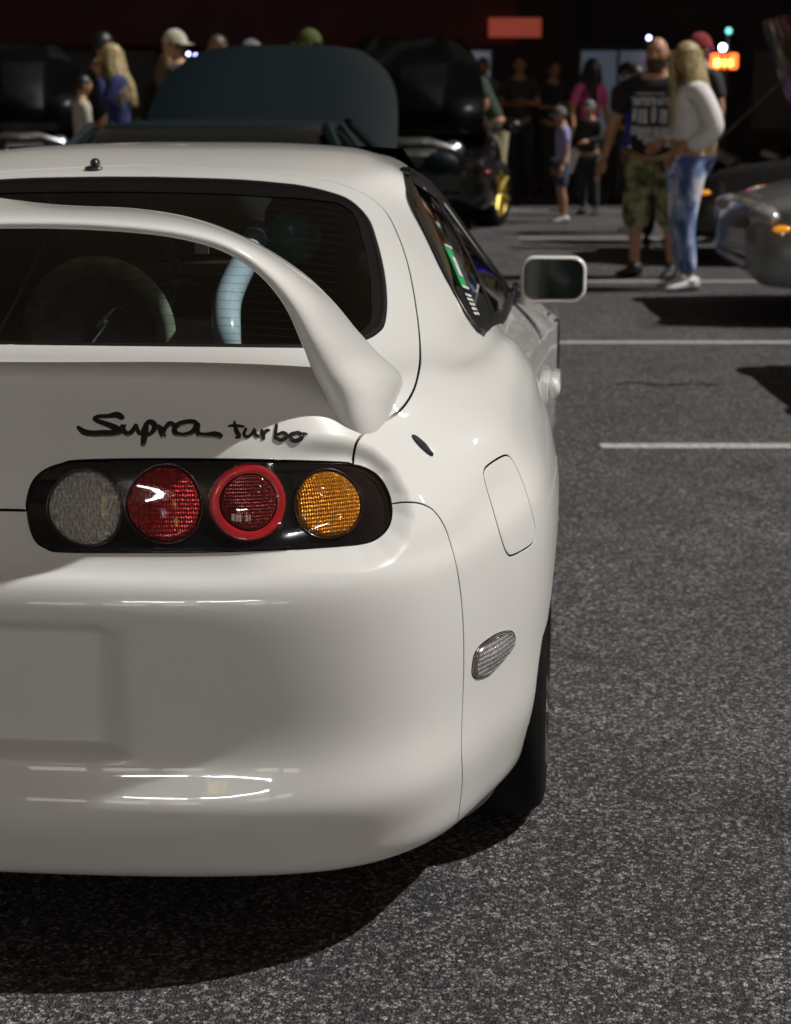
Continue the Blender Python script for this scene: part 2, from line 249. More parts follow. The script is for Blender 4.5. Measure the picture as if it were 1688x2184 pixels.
SEAM = {
 'TAIL': [(0.7625, 12.1887), (0.7804, 12.2071), (0.7901, 12.2206), (0.8018, 12.2313), (0.8255, 12.2409), (0.8712, 12.2513), (0.9409, 12.2625), (1.0277, 12.2731), (1.1278, 12.2825), (1.2378, 12.2902), (1.3547, 12.296), (1.4827, 12.2998), (1.6249, 12.3021), (1.7772, 12.3028), (1.9352, 12.3022), (2.0947, 12.3004), (2.2696, 12.2918), (2.4711, 12.2696), (2.6863, 12.2358), (2.8941, 12.2), (3.072, 12.168), (3.1995, 12.1444), (3.2826, 12.1274), (3.3361, 12.1129), (3.3775, 12.0966), (3.4274, 12.0727), (3.485, 12.0414), (3.5359, 12.007), (3.5812, 11.9689), (3.6221, 11.9265), (3.6598, 11.8795), (3.6942, 11.8282), (3.7243, 11.7731), (3.7503, 11.7131), (3.7708, 11.6496), (3.787, 11.5802), (3.7997, 11.5016), (3.8092, 11.4142), (3.8158, 11.3213), (3.8196, 11.2267), (3.8187, 11.1373), (3.8149, 11.0492), (3.8089, 10.9591), (3.8012, 10.8682), (3.7923, 10.778), (3.7809, 10.6927), (3.7673, 10.6118), (3.7527, 10.5322), (3.7366, 10.4546), (3.7186, 10.3798), (3.698, 10.3092), (3.6721, 10.2465), (3.6426, 10.1886), (3.6107, 10.1351), (3.577, 10.0874), (3.5417, 10.0471), (3.5063, 10.0157), (3.4689, 9.9961), (3.4279, 9.9841), (3.3803, 9.9798), (3.323, 9.9826), (3.2553, 9.9953), (3.1793, 10.0189), (3.0985, 10.0448), (3.0142, 10.0693), (2.9271, 10.0906), (2.8375, 10.1109), (2.7451, 10.1321), (2.6484, 10.1542), (2.5456, 10.1773), (2.4355, 10.2014), (2.3158, 10.2251), (2.1898, 10.2448), (2.064, 10.2566), (1.9433, 10.2594), (1.8289, 10.2614), (1.7204, 10.2643), (1.6146, 10.268), (1.5098, 10.272), (1.4045, 10.2757), (1.2972, 10.2787), (1.1796, 10.28), (1.0523, 10.2797), (0.9272, 10.2785), (0.8161, 10.2785), (0.7309, 10.282), (0.6783, 10.2885), (0.6504, 10.2973), (0.6371, 10.3104), (0.6285, 10.3297), (0.6144, 10.357), (0.5943, 10.3879), (0.5747, 10.4212), (0.5565, 10.4622), (0.5406, 10.516), (0.5277, 10.587), (0.5173, 10.6808), (0.5086, 10.7936), (0.5017, 10.9168), (0.4965, 11.0431), (0.4938, 11.1641), (0.4945, 11.2828), (0.4982, 11.4049), (0.5046, 11.5243), (0.5133, 11.635), (0.5241, 11.7312), (0.5376, 11.8115), (0.5541, 11.8796), (0.5732, 11.9381), (0.5946, 11.9895), (0.6177, 12.0362), (0.644, 12.0776), (0.6738, 12.1121), (0.7048, 12.1413), (0.7351, 12.1664)],
 'HATCH': [(0.1222, 19.8855), (0.2482, 19.8364), (0.4295, 19.7644), (0.6402, 19.68), (0.8541, 19.5985), (1.0432, 19.5317), (1.2056, 19.4775), (1.3612, 19.4304), (1.5116, 19.3891), (1.6591, 19.3526), (1.8062, 19.3205), (1.9532, 19.293), (2.1002, 19.2691), (2.2496, 19.2474), (2.403, 19.2267), (2.5625, 19.2058), (2.7229, 19.184), (2.878, 19.1604), (3.0303, 19.1346), (3.1842, 19.1071), (3.3475, 19.0788), (3.5187, 19.0517), (3.6902, 19.0247), (3.8619, 18.9951), (4.033, 18.9607), (4.203, 18.9193), (4.3727, 18.8725), (4.54, 18.8215), (4.7009, 18.7648), (4.8516, 18.7011), (4.9877, 18.6293), (5.106, 18.5475), (5.2079, 18.4571), (5.2962, 18.3624), (5.3742, 18.267), (5.4455, 18.1745), (5.5092, 18.084), (5.5628, 17.9932), (5.6073, 17.9026), (5.6441, 17.8126), (5.6745, 17.7235), (5.6984, 17.6367), (5.7157, 17.5518), (5.7284, 17.4666), (5.7383, 17.379), (5.7474, 17.2869), (5.7559, 17.186), (5.7642, 17.0773), (5.774, 16.9669), (5.7857, 16.8605), (5.798, 16.7638), (5.8091, 16.6797), (5.8183, 16.6043), (5.8257, 16.5333), (5.8319, 16.462), (5.8374, 16.3854), (5.8428, 16.3025), (5.8471, 16.2156), (5.849, 16.1236), (5.8472, 16.0251), (5.8399, 15.9176), (5.8282, 15.7997), (5.812, 15.6689), (5.7885, 15.5213), (5.7544, 15.3532), (5.7074, 15.164), (5.647, 14.9566), (5.5767, 14.7456), (5.5004, 14.544), (5.4223, 14.3613), (5.3467, 14.205), (5.2737, 14.0737), (5.2018, 13.9604), (5.1318, 13.8622), (5.0637, 13.7763), (4.9978, 13.7003), (4.934, 13.6345), (4.8712, 13.5783), (4.8081, 13.529), (4.7436, 13.4843), (4.6766, 13.4419), (4.6064, 13.4019), (4.5338, 13.3653), (4.4605, 13.3313), (4.3882, 13.2989), (4.3183, 13.2677), (4.2504, 13.2389), (4.1838, 13.2128), (4.1195, 13.1878), (4.0586, 13.1618), (4.0017, 13.1334), (3.9481, 13.1018), (3.897, 13.0684), (3.8492, 13.0345), (3.8054, 13.0013), (3.7664, 12.9701), (3.7331, 12.9435), (3.7047, 12.9205), (3.6792, 12.8976), (3.6546, 12.8711), (3.6289, 12.8374), (3.6024, 12.7978), (3.5778, 12.7531), (3.5559, 12.7004), (3.5363, 12.6377), (3.5188, 12.5633), (3.5017, 12.466), (3.4833, 12.35), (3.4626, 12.2369), (3.4408, 12.1449), (3.4228, 12.0857)],
 'GLASS': [(0.2435, 19.0722), (0.3634, 19.0609), (0.537, 19.0462), (0.7378, 19.0305), (0.9388, 19.0167), (1.1109, 19.0048), (1.2519, 18.9918), (1.3813, 18.977), (1.5005, 18.9622), (1.6106, 18.9487), (1.7131, 18.9382), (1.8012, 18.9311), (1.8717, 18.9253), (1.9329, 18.9189), (1.9948, 18.9104), (2.0687, 18.8987), (2.1577, 18.8846), (2.2558, 18.8693), (2.3623, 18.8528), (2.4762, 18.8351), (2.5958, 18.816), (2.7218, 18.7983), (2.8566, 18.7821), (2.9987, 18.7635), (3.1453, 18.7391), (3.2929, 18.7053), (3.4424, 18.6616), (3.5931, 18.6107), (3.7386, 18.5535), (3.8717, 18.4911), (3.9857, 18.4243), (4.0736, 18.3542), (4.1382, 18.2803), (4.1881, 18.2018), (4.2318, 18.1176), (4.2777, 18.0263), (4.328, 17.9249), (4.3781, 17.8145), (4.4253, 17.6997), (4.4669, 17.5853), (4.5003, 17.4755), (4.5256, 17.3684), (4.5453, 17.261), (4.5595, 17.1558), (4.5681, 17.0554), (4.5709, 16.9622), (4.5674, 16.8749), (4.5579, 16.7914), (4.5426, 16.7133), (4.5219, 16.6427), (4.4959, 16.5816), (4.4653, 16.5334), (4.4298, 16.4973), (4.388, 16.4687), (4.339, 16.443), (4.2822, 16.4156), (4.2184, 16.386), (4.1487, 16.3576), (4.0726, 16.3305), (3.9899, 16.3049), (3.9003, 16.281), (3.8057, 16.2586), (3.7078, 16.2374), (3.6061, 16.2175), (3.5005, 16.1989), (3.3911, 16.1816), (3.3068, 16.1659), (3.2451, 16.1521), (3.1652, 16.1394), (3.0346, 16.1254), (2.835, 16.1054), (2.5715, 16.0759), (2.2834, 16.0406), (1.9997, 16.0077), (1.7352, 15.9843), (1.4969, 15.9692), (1.257, 15.9589), (0.9992, 15.9525), (0.7477, 15.9487), (0.5305, 15.9466), (0.3768, 15.9453)],
 'FUEL': [(6.4544, 10.9038), (6.4834, 10.8818), (6.5066, 10.8579), (6.5254, 10.8282), (6.5409, 10.7885), (6.5547, 10.7347), (6.5669, 10.6688), (6.5768, 10.5931), (6.5844, 10.5042), (6.5899, 10.3983), (6.5938, 10.2716), (6.5971, 10.1197), (6.6008, 9.9447), (6.6042, 9.7529), (6.6068, 9.5485), (6.6074, 9.3349), (6.6055, 9.0923), (6.6027, 8.8044), (6.6021, 8.4937), (6.6066, 8.2035), (6.6136, 7.9749), (6.6183, 7.8162), (6.6186, 7.7039), (6.6139, 7.6214), (6.6047, 7.5542), (6.592, 7.4887), (6.5797, 7.4241), (6.5669, 7.3688), (6.5478, 7.3233), (6.5167, 7.2876), (6.4686, 7.2616), (6.3944, 7.2441), (6.2997, 7.2327), (6.2002, 7.2263), (6.1095, 7.2259), (6.0406, 7.2338), (5.9961, 7.25), (5.9664, 7.2745), (5.9458, 7.3087), (5.9288, 7.3537), (5.91, 7.411), (5.8911, 7.4735), (5.8761, 7.5407), (5.8624, 7.6252), (5.8484, 7.7409), (5.8334, 7.905), (5.821, 8.1455), (5.8173, 8.461), (5.819, 8.8011), (5.8175, 9.1079), (5.8101, 9.3624), (5.7978, 9.5923), (5.781, 9.8216), (5.7628, 10.0452), (5.7479, 10.2519), (5.7413, 10.423), (5.7423, 10.551), (5.7478, 10.6451), (5.757, 10.7153), (5.7696, 10.771), (5.7859, 10.8207), (5.8039, 10.8624), (5.8227, 10.8911), (5.8451, 10.9108), (5.874, 10.9254), (5.9125, 10.9385), (5.9656, 10.9495), (6.0316, 10.956), (6.1037, 10.9586), (6.1746, 10.958), (6.2366, 10.9551), (6.2893, 10.951), (6.3374, 10.9451), (6.3809, 10.9361), (6.42, 10.9228)],
 'BSEAM': [(3.8131, 10.9485), (3.8338, 10.9529), (3.8621, 10.9609), (3.8956, 10.9699), (3.9321, 10.9768), (3.9695, 10.9782), (4.0104, 10.9743), (4.0574, 10.9649), (4.1099, 10.9449), (4.1672, 10.9085), (4.2207, 10.8623), (4.2696, 10.81), (4.3164, 10.7516), (4.3606, 10.6839), (4.4019, 10.6034), (4.4406, 10.506), (4.4781, 10.3889), (4.5171, 10.2517), (4.5603, 10.0938), (4.6119, 9.9142), (4.6739, 9.7127), (4.7428, 9.4844), (4.8083, 9.2284), (4.8522, 8.9515), (4.8624, 8.6612), (4.8523, 8.3739), (4.8402, 8.1075), (4.8374, 7.8649), (4.8442, 7.6383), (4.8562, 7.4189), (4.8706, 7.2), (4.8851, 6.9815), (4.8974, 6.7664), (4.9074, 6.553), (4.9155, 6.3395), (4.9219, 6.1245), (4.9275, 5.9085), (4.933, 5.6912), (4.9382, 5.4712), (4.9431, 5.2478), (4.9475, 5.0201), (4.9502, 4.7733), (4.9495, 4.5081), (4.9444, 4.2449), (4.9348, 4.0032), (4.9235, 3.8043), (4.9149, 3.6625), (4.9087, 3.5631), (4.9047, 3.4861), (4.9024, 3.4105), (4.9019, 3.3135), (4.9063, 3.1892), (4.9175, 3.0499), (4.9351, 2.8988), (4.957, 2.7416), (4.9784, 2.587), (4.9964, 2.439), (5.0117, 2.2951), (5.0247, 2.1551), (5.0359, 2.0185), (5.0464, 1.8836), (5.059, 1.7363), (5.0794, 1.5658), (5.1234, 1.3572), (5.2, 1.1), (5.175, 1.075)],
 'MARK': [(5.937, 5.2168), (5.9721, 5.1924), (5.999, 5.1681), (6.0197, 5.1423), (6.0365, 5.1132), (6.0514, 5.0787), (6.0667, 5.0367), (6.0811, 4.9885), (6.091, 4.9378), (6.0932, 4.8885), (6.0842, 4.8442), (6.0612, 4.8047), (6.0264, 4.7676), (5.9842, 4.7333), (5.9389, 4.702), (5.8946, 4.674), (5.85, 4.6493), (5.8022, 4.6278), (5.7535, 4.609), (5.7059, 4.5925), (5.6615, 4.5779), (5.6216, 4.564), (5.5849, 4.5511), (5.5493, 4.5409), (5.5126, 4.5351), (5.4727, 4.5352), (5.4271, 4.5425), (5.3772, 4.5557), (5.3271, 4.5726), (5.2808, 4.5915), (5.2423, 4.6106), (5.2118, 4.6294), (5.1865, 4.649), (5.166, 4.6708), (5.1496, 4.6961), (5.1368, 4.7262), (5.1282, 4.7626), (5.1241, 4.8048), (5.1236, 4.8505), (5.1258, 4.8975), (5.1299, 4.9436), (5.1352, 4.9908), (5.1422, 5.0407), (5.152, 5.0904), (5.1658, 5.1369), (5.1844, 5.1769), (5.2074, 5.2098), (5.2339, 5.2373), (5.265, 5.2603), (5.3017, 5.2797), (5.3449, 5.2963), (5.3977, 5.3107), (5.4595, 5.322), (5.5261, 5.3291), (5.5931, 5.3309), (5.6559, 5.3264), (5.7166, 5.3141), (5.7782, 5.2944), (5.8376, 5.2699), (5.8916, 5.2431)],
 'EMB': [(4.8447, 12.2731), (4.7579, 12.6706), (4.9186, 11.9115)],
 'WREAR': [(7.8987, 21.609), (7.2789, 20.4151), (6.8182, 19.3267), (7.187, 18.3577), (7.5448, 17.4688), (7.914, 16.6679), (8.2556, 15.9352), (8.3712, 15.4777), (9.0254, 15.2596)],
 'BADGE': [(0.8584, 12.9844), (2.8331, 12.9136), (1.6985, 12.8086)],
 'LAMPS': [(0.9365, 11.2714), (1.5326, 11.3613), (2.1953, 11.3722), (2.9966, 11.1766)],
 'ARCH': [(6.98, 0.5), (6.98, 0.86), (6.96, 1.3), (6.94, 1.6), (6.92, 1.86), (6.92, 2.1), (6.92, 2.34), (6.92, 2.6), (6.92, 2.84), (6.92, 3.08), (6.94, 3.3), (6.96, 3.54), (6.98, 3.76), (7.0, 3.96), (7.02, 4.18), (7.06, 4.38), (7.08, 4.6), (7.12, 4.8), (7.16, 5.0), (7.22, 5.2), (7.26, 5.42), (7.3, 5.62), (7.36, 5.82), (7.42, 6.02), (7.46, 6.2), (7.52, 6.4), (7.58, 6.56), (7.64, 6.74), (7.7, 6.9), (7.76, 7.04), (7.82, 7.18), (7.9, 7.3), (7.96, 7.4), (8.02, 7.5), (8.08, 7.56), (8.16, 7.62), (8.22, 7.66), (8.3, 7.68), (8.36, 7.68), (8.42, 7.64), (8.5, 7.6), (8.56, 7.54), (8.62, 7.46), (8.68, 7.38), (8.74, 7.26), (8.8, 7.14), (8.86, 7.0), (8.92, 6.84), (8.96, 6.68), (9.02, 6.5), (9.06, 6.32), (9.12, 6.14), (9.16, 5.96), (9.2, 5.76), (9.24, 5.56), (9.26, 5.34), (9.3, 5.14), (9.34, 4.94), (9.36, 4.74), (9.38, 4.52), (9.4, 4.32), (9.42, 4.1), (9.44, 3.9), (9.46, 3.68), (9.46, 3.46), (9.48, 3.22), (9.48, 3.0), (9.48, 2.76), (9.48, 2.5), (9.48, 2.26), (9.48, 2.02), (9.48, 1.78), (9.46, 1.52), (9.44, 1.2), (9.42, 0.6), (9.42, 0.5)],
}
SPOIL = [(0, 0.045, 1.252, 0, 0.25, 1.284, 0.026), (0.1705, 0.05, 1.2545, 0.1138, 0.25, 1.2706, 0.026), (0.2983, 0.05, 1.2486, 0.2472, 0.25, 1.2649, 0.026), (0.3794, 0.055, 1.2366, 0.3468, 0.255, 1.247, 0.028), (0.4352, 0.06, 1.2168, 0.4325, 0.265, 1.2109, 0.03), (0.4773, 0.075, 1.1828, 0.5022, 0.28, 1.1644, 0.033), (0.5078, 0.1, 1.1365, 0.5481, 0.31, 1.1145, 0.038), (0.5267, 0.135, 1.0798, 0.5809, 0.35, 1.0642, 0.046), (0.5421, 0.175, 1.0249, 0.6108, 0.4, 1.0188, 0.06), (0.5607, 0.208, 0.9771, 0.6424, 0.445, 0.9752, 0.08), (0.5687, 0.22, 0.9321, 0.6424, 0.439, 0.9302, 0.09), (0.5747, 0.236, 0.8871, 0.6384, 0.427, 0.8852, 0.092)]
BADGE = {'Supra': [[(1.1932, 13.2187, 0.00462), (1.1503, 13.2896, 0.00546), (1.087, 13.2533, 0.00378), (1.0167, 13.2413, 0.00336), (0.9853, 13.1837, 0.00336), (1.0204, 13.1155, 0.00378), (1.093, 13.0397, 0.00462), (1.1534, 12.9584, 0.00546), (1.1843, 12.8887, 0.00546), (1.1444, 12.8455, 0.00504), (1.0624, 12.8423, 0.00546), (0.9799, 12.832, 0.00504), (0.9137, 12.8634, 0.00504), (0.8632, 12.9738, 0.00294)], [(1.1851, 12.854, 0.00462), (1.2056, 12.9714, 0.00294), (1.2237, 13.0345, 0.00168)], [(1.1985, 13.0186, 0.00378), (1.2157, 12.89, 0.0042), (1.2497, 12.8357, 0.0042), (1.2803, 12.9136, 0.00378), (1.3002, 13.0455, 0.00294)], [(1.3004, 13.038, 0.00336), (1.3178, 12.9045, 0.00336), (1.3337, 12.8319, 0.00294)], [(1.3773, 13.0796, 0.00378), (1.3742, 12.8892, 0.00504), (1.3691, 12.7347, 0.00504), (1.3657, 12.6026, 0.00378)], [(1.3434, 12.8186, 0.0021), (1.3678, 12.9967, 0.00336), (1.3962, 13.1191, 0.0042), (1.4322, 13.0824, 0.00462), (1.4423, 12.9636, 0.0042), (1.4184, 12.856, 0.00336), (1.3906, 12.8032, 0.00252)], [(1.4687, 13.0314, 0.00294), (1.4926, 12.9299, 0.00546), (1.5132, 12.7908, 0.00462)], [(1.5064, 12.8597, 0.00378), (1.5283, 13.0047, 0.00336), (1.5596, 13.0821, 0.00462), (1.5988, 13.0388, 0.00294)], [(1.6528, 12.8315, 0.00294), (1.6073, 12.8643, 0.00462), (1.5936, 12.964, 0.0042), (1.6254, 13.0787, 0.0042), (1.6908, 13.1382, 0.0042), (1.7462, 13.1348, 0.0042), (1.7618, 13.0386, 0.00462), (1.7394, 12.9073, 0.0042), (1.6925, 12.8406, 0.00378), (1.6446, 12.8241, 0.00336)], [(1.7756, 13.0899, 0.00378), (1.7722, 12.9275, 0.0042), (1.7908, 12.8462, 0.0042)], [(1.7784, 12.8454, 0.00378), (1.8476, 12.8357, 0.00378), (1.9175, 12.8478, 0.00546), (1.9667, 12.8159, 0.00504)]], 'turbo': [[(2.0282, 13.0679, 0.00148), (2.0665, 13.0883, 0.00259), (2.1157, 13.0866, 0.00259), (2.169, 13.0738, 0.00185)], [(2.0796, 13.1955, 0.00185), (2.0987, 12.9756, 0.0037), (2.1262, 12.8373, 0.0037), (2.0963, 12.7983, 0.00148)], [(2.1897, 13.0253, 0.00222), (2.1707, 12.8897, 0.00259), (2.1975, 12.8261, 0.00259), (2.2377, 12.8859, 0.00222), (2.2701, 13.0281, 0.00222)], [(2.2671, 13.0042, 0.00259), (2.2825, 12.8834, 0.00296), (2.3129, 12.8566, 0.00222)], [(2.3439, 13.0067, 0.00259), (2.3544, 12.8611, 0.00333), (2.3623, 12.7937, 0.00222)], [(2.356, 12.8689, 0.00259), (2.3815, 12.9882, 0.00259), (2.4189, 13.0249, 0.00222)], [(2.4998, 13.1754, 0.00222), (2.4851, 12.9663, 0.00259), (2.4837, 12.8203, 0.00333)], [(2.4837, 12.836, 0.00296), (2.54, 12.7859, 0.00333), (2.5917, 12.8466, 0.00333), (2.6, 12.9283, 0.00296), (2.5595, 12.9718, 0.00259), (2.5077, 12.9175, 0.00222)], [(2.7208, 12.991, 0.00259), (2.655, 12.9345, 0.00333), (2.6475, 12.8354, 0.0037), (2.7005, 12.7817, 0.0037), (2.7677, 12.8371, 0.00333), (2.7785, 12.9391, 0.00333), (2.7302, 12.9921, 0.00296), (2.6924, 12.9714, 0.00222)], [(2.7659, 12.9545, 0.00259), (2.8148, 12.976, 0.00185), (2.8491, 12.9624, 0.00111)]]}
# ---------------------------------------------------------------- panels cut out of the master surface
def jac(u, v, e=2e-3):
    return (body_pos(u+e, v)-body_pos(u-e, v))/(2*e), (body_pos(u, v+e)-body_pos(u, v-e))/(2*e)
def to_uv(u, v, D):                                # 3D offsets -> uv offsets
    a, b = jac(u, v); aa = (a*a).sum(1); bb = (b*b).sum(1); ab = (a*b).sum(1); da = (D*a).sum(1); db = (D*b).sum(1); det = aa*bb-ab*ab+1e-12
    return np.stack([(bb*da-ab*db)/det, (aa*db-ab*da)/det], 1)
def resample(P, h):                                # P uv polyline, h metres
    P = np.asarray(P, float); X = body_pos(P[:, 0], P[:, 1]); d = np.r_[0, np.cumsum(np.linalg.norm(np.diff(X, axis=0), axis=1))]
    n = max(2, int(round(d[-1]/h))+1); t = np.linspace(0, d[-1], n); return np.stack([np.interp(t, d, P[:, 0]), np.interp(t, d, P[:, 1])], 1)
def inside(pu, pv, loop):
    x, y = loop[:, 0], loop[:, 1]; x2, y2 = np.roll(x, -1), np.roll(y, -1); r = np.zeros(len(pu), bool)
    for a, b, c, d in zip(x, y, x2, y2):
        if b != d: r ^= ((b > pv) != (d > pv)) & (pu < (c-a)*(pv-b)/(d-b)+a)
    return r
def ccw(L): x, y = L[:, 0], L[:, 1]; return (x*np.roll(y, -1)-np.roll(x, -1)*y).sum() > 0
def inset(L, g):
    t = np.roll(L, -1, 0)-np.roll(L, 1, 0); a, b = jac(L[:, 0], L[:, 1]); T = a*t[:, :1]+b*t[:, 1:]; T /= np.linalg.norm(T, axis=1)[:, None]+1e-12
    N = np.cross(a, b); N /= np.linalg.norm(N, axis=1)[:, None]; B = np.cross(N, T)
    edge = (np.abs(L[:, 0]) < 1e-6); o = to_uv(L[:, 0], L[:, 1], B*g); o[edge, 0] = 0
    return L+o, B
def panel(name, pieces, m, parent, holes=(), gap=.0018, off=0.0, du=.1, dv=.08, h=.008, flange=.016, mirror=False, lip=.0012, extra=None, **k):
    loops = []
    L = np.concatenate([resample(p, h) for p in pieces]); keep = np.r_[True, np.linalg.norm(np.diff(L, axis=0), axis=1) > 1e-5]; L = L[keep]
    if np.linalg.norm(L[0]-L[-1]) < 1e-5: L = L[:-1]
    if not ccw(L): L = L[::-1]
    L, B = inset(L, gap); loops.append((L, B))
    for hpoly in holes:
        H = resample(np.vstack([hpoly, hpoly[:1]]), h)[:-1]
        if ccw(H): H = H[::-1]
        H, B = inset(H, gap); loops.append((H, B))
    lo, hi = L.min(0), L.max(0)
    U, V = np.meshgrid(np.arange(math.floor(lo[0]/du)*du, hi[0], du), np.arange(math.floor(lo[1]/dv)*dv, hi[1], dv)); U = U.ravel(); V = V.ravel()
    ok = inside(U, V, loops[0][0])
    for H, _ in loops[1:]: ok &= ~inside(U, V, H)
    U, V = U[ok], V[ok]
    for Lp, _ in loops:                            # drop grid points too near the edge
        Q = np.stack([U/du, V/dv], 1); md = np.full(len(U), 9.)
        for p in Lp/np.array([du, dv]): md = np.minimum(md, (np.abs(Q-p)).max(1))
        U, V = U[md > .45], V[md > .45]
    pts = [p for Lp, _ in loops for p in Lp]; edges = []; b = 0
    for Lp, _ in loops:
        n = len(Lp); edges += [(b+i, b+(i+1) % n) for i in range(n)]; b += n
    nb = b; allp = np.vstack([np.array(pts), np.stack([U, V], 1)])
    vs, _, fs, ov, _, _ = delaunay_2d_cdt([Vector((a*1.0, c*1.0)) for a, c in allp], edges, [], 0, 1e-7)
    vs = np.array([x[:] for x in vs]); fs = np.array([f for f in fs if len(f) == 3])
    cen = vs[fs].mean(1); ok = inside(cen[:, 0], cen[:, 1], loops[0][0])
    for H, _ in loops[1:]: ok &= ~inside(cen[:, 0], cen[:, 1], H)
    fs = fs[ok]; A = vs[fs]; s = (A[:, 1, 0]-A[:, 0, 0])*(A[:, 2, 1]-A[:, 0, 1])-(A[:, 1, 1]-A[:, 0, 1])*(A[:, 2, 0]-A[:, 0, 0])
    fs[s < 0] = fs[s < 0][:, ::-1]
    P, N = body_eval(vs[:, 0], vs[:, 1]); P = P+N*off
    if extra is not None: P, N = extra(vs, P, N)
    V3 = [P]; N3 = [N]; dk = []; F = [tuple(f) for f in fs]; base = len(P)
    for Lp, Bp in loops:
        p, n = body_eval(Lp[:, 0], Lp[:, 1]); p = p+n*off
        if extra is not None: p, n = extra(Lp, p, n)
        c = len(Lp); r0 = p; r1 = p-n*lip-Bp*lip*.5; r2 = p-n*flange-Bp*.001
        V3 += [r0, r1, r2]; nn = n*.6-Bp*.8; N3 += [n*.95-Bp*.3, nn, -Bp]
        for i in range(c):
            j = (i+1) % c
            if abs(Lp[i, 0]) < 1e-6 and abs(Lp[j, 0]) < 1e-6: continue
            for q in (0, 1):
                if q == 1: dk.append(len(F))
                F.append((base+q*c+j, base+q*c+i, base+(q+1)*c+i, base+(q+1)*c+j))
        base += 3*c
    V3 = np.vstack(V3); N3 = np.vstack(N3); N3 /= np.linalg.norm(N3, axis=1)[:, None]
    if mirror:
        dk = dk+[len(F)+i for i in dk]; n0 = len(V3); w = V3*[-1, 1, 1]; wn = N3*[-1, 1, 1]; F += [tuple(n0+i for i in f[::-1]) for f in F]; V3 = np.vstack([V3, w]); N3 = np.vstack([N3, wn])
    return mesh(name, V3, F, m, parent, normals=N3, m2='inner', n2=dk, **k)
def mirror_copy(o, parent, name=None):             # the same part on the other flank, built from mirrored vertices
    me = o.data.copy(); co_ = np.empty(len(me.vertices)*3); me.vertices.foreach_get('co', co_); co_ = co_.reshape(-1, 3)*[-1, 1, 1]; me.vertices.foreach_set('co', co_.ravel())
    me.flip_normals(); me.update(); c = bpy.data.objects.new(name or o.name, me); link(c, parent); return c
S_ = {k: np.array(v) for k, v in SEAM.items()}
def sm(k, closed=False, n=6):
    if k in ('TAIL', 'FUEL', 'MARK', 'HATCH', 'GLASS', 'BSEAM', 'ARCH'): return S_[k].copy()
    return smooth_line(S_[k], n=n, closed=closed)
car = empty('sports_car', (0, 0, -.05), 0, 'pearl white sports coupe seen close from behind with tall hoop spoiler and round tail lamps', 'car')
hatch = sm('HATCH'); hatch = np.vstack([[0, hatch[0, 1]], hatch]) if hatch[0, 0] > 0 else hatch; hatch[0] = (0, hatch[0, 1]); hatch = hatch[(hatch[:, 0] > 0) | (np.arange(len(hatch)) == 0)]
glass = sm('GLASS'); gb = glass[-1]; glass = glass[glass[:, 0] > 0]; glass = np.vstack([[0, glass[0, 1]], glass, [0, glass[-1, 1]]])
T = sm('TAIL', True)                               # closed outline, starts at the upper inner end and runs right
def nearest(L, p): return int(((L-p)**2).sum(1).argmin())
iH = nearest(T, hatch[-1]); iB = nearest(T, S_['BSEAM'][0]); iL = nearest(T, S_['TAIL'][100]); vL = T[iL, 1]
hatch[-1] = T[iH]; bs = sm('BSEAM'); bs[0] = T[iB]; bs = np.vstack([bs, [bs[-1, 0]+.03, .75], [bs[-1, 0]+.04, .3]])
top = T[:iH+1][::-1]; tipr = T[iH:iB+1]; low = T[iB:iL+1]; topl = T[iL:]
line = lambda *p: np.array(p, float)
arch = sm('ARCH'); arch = np.vstack([[arch[0, 0], .3], arch])
# painted panels
panel('rear_bumper', [line((0, .3), (bs[-1, 0], .3)), bs[::-1], low, line(T[iL], (0, vL)), line((0, vL), (0, .3))], 'paint', car, mirror=True, du=.09, dv=.07)
panel('tailgate', [hatch, top, topl[::-1], line(T[iL], (0, vL)), line((0, vL), (0, glass[-1, 1])), glass[::-1], line((0, glass[0, 1]), (0, hatch[0, 1]))], 'paint', car, mirror=True, gap=.0036, du=.09, dv=.06)
tailgate = bpy.data.objects['tailgate']
wr = sm('WREAR'); wr = wr[1:]; ww = np.vstack([[wr[0, 0]-.1, 22], wr, [10, wr[-1, 1]-.1]])
fuel = sm('FUEL', True)
body = panel('body_shell', [line((0, 22), (ww[0, 0], 22)), ww, line((10, ww[-1, 1]), (10, 1.5)), line((10, 1.5), arch[-1]), arch[::-1], line(arch[0], (bs[-1, 0], .3)), bs[::-1], tipr[::-1], hatch[::-1], line((0, hatch[0, 1]), (0, 22))],
             'paint', car, holes=[fuel], mirror=True, du=.09, dv=.07)
# dark inner skin: closes the gaps
def dark(vs, P, N): return P-N*.03, N
gi = glass.copy()
panel('inner_skin', [line((0, .3), (7, .3)), arch, line(arch[-1], (10, 1.5)), line((10, 1.5), (10, ww[-1, 1])), ww[::-1], line((ww[0, 0], 22), (0, 22)), line((0, 22), (0, glass[0, 1])), glass, line((0, glass[-1, 1]), (0, .3))],
      'inner', car, mirror=True, du=.25, dv=.2, h=.02, extra=dark, flange=.004)
fd = panel('fuel_door', [np.vstack([fuel, fuel[:1]])], 'paint', car, gap=.0028, du=.1, dv=.1, h=.005)
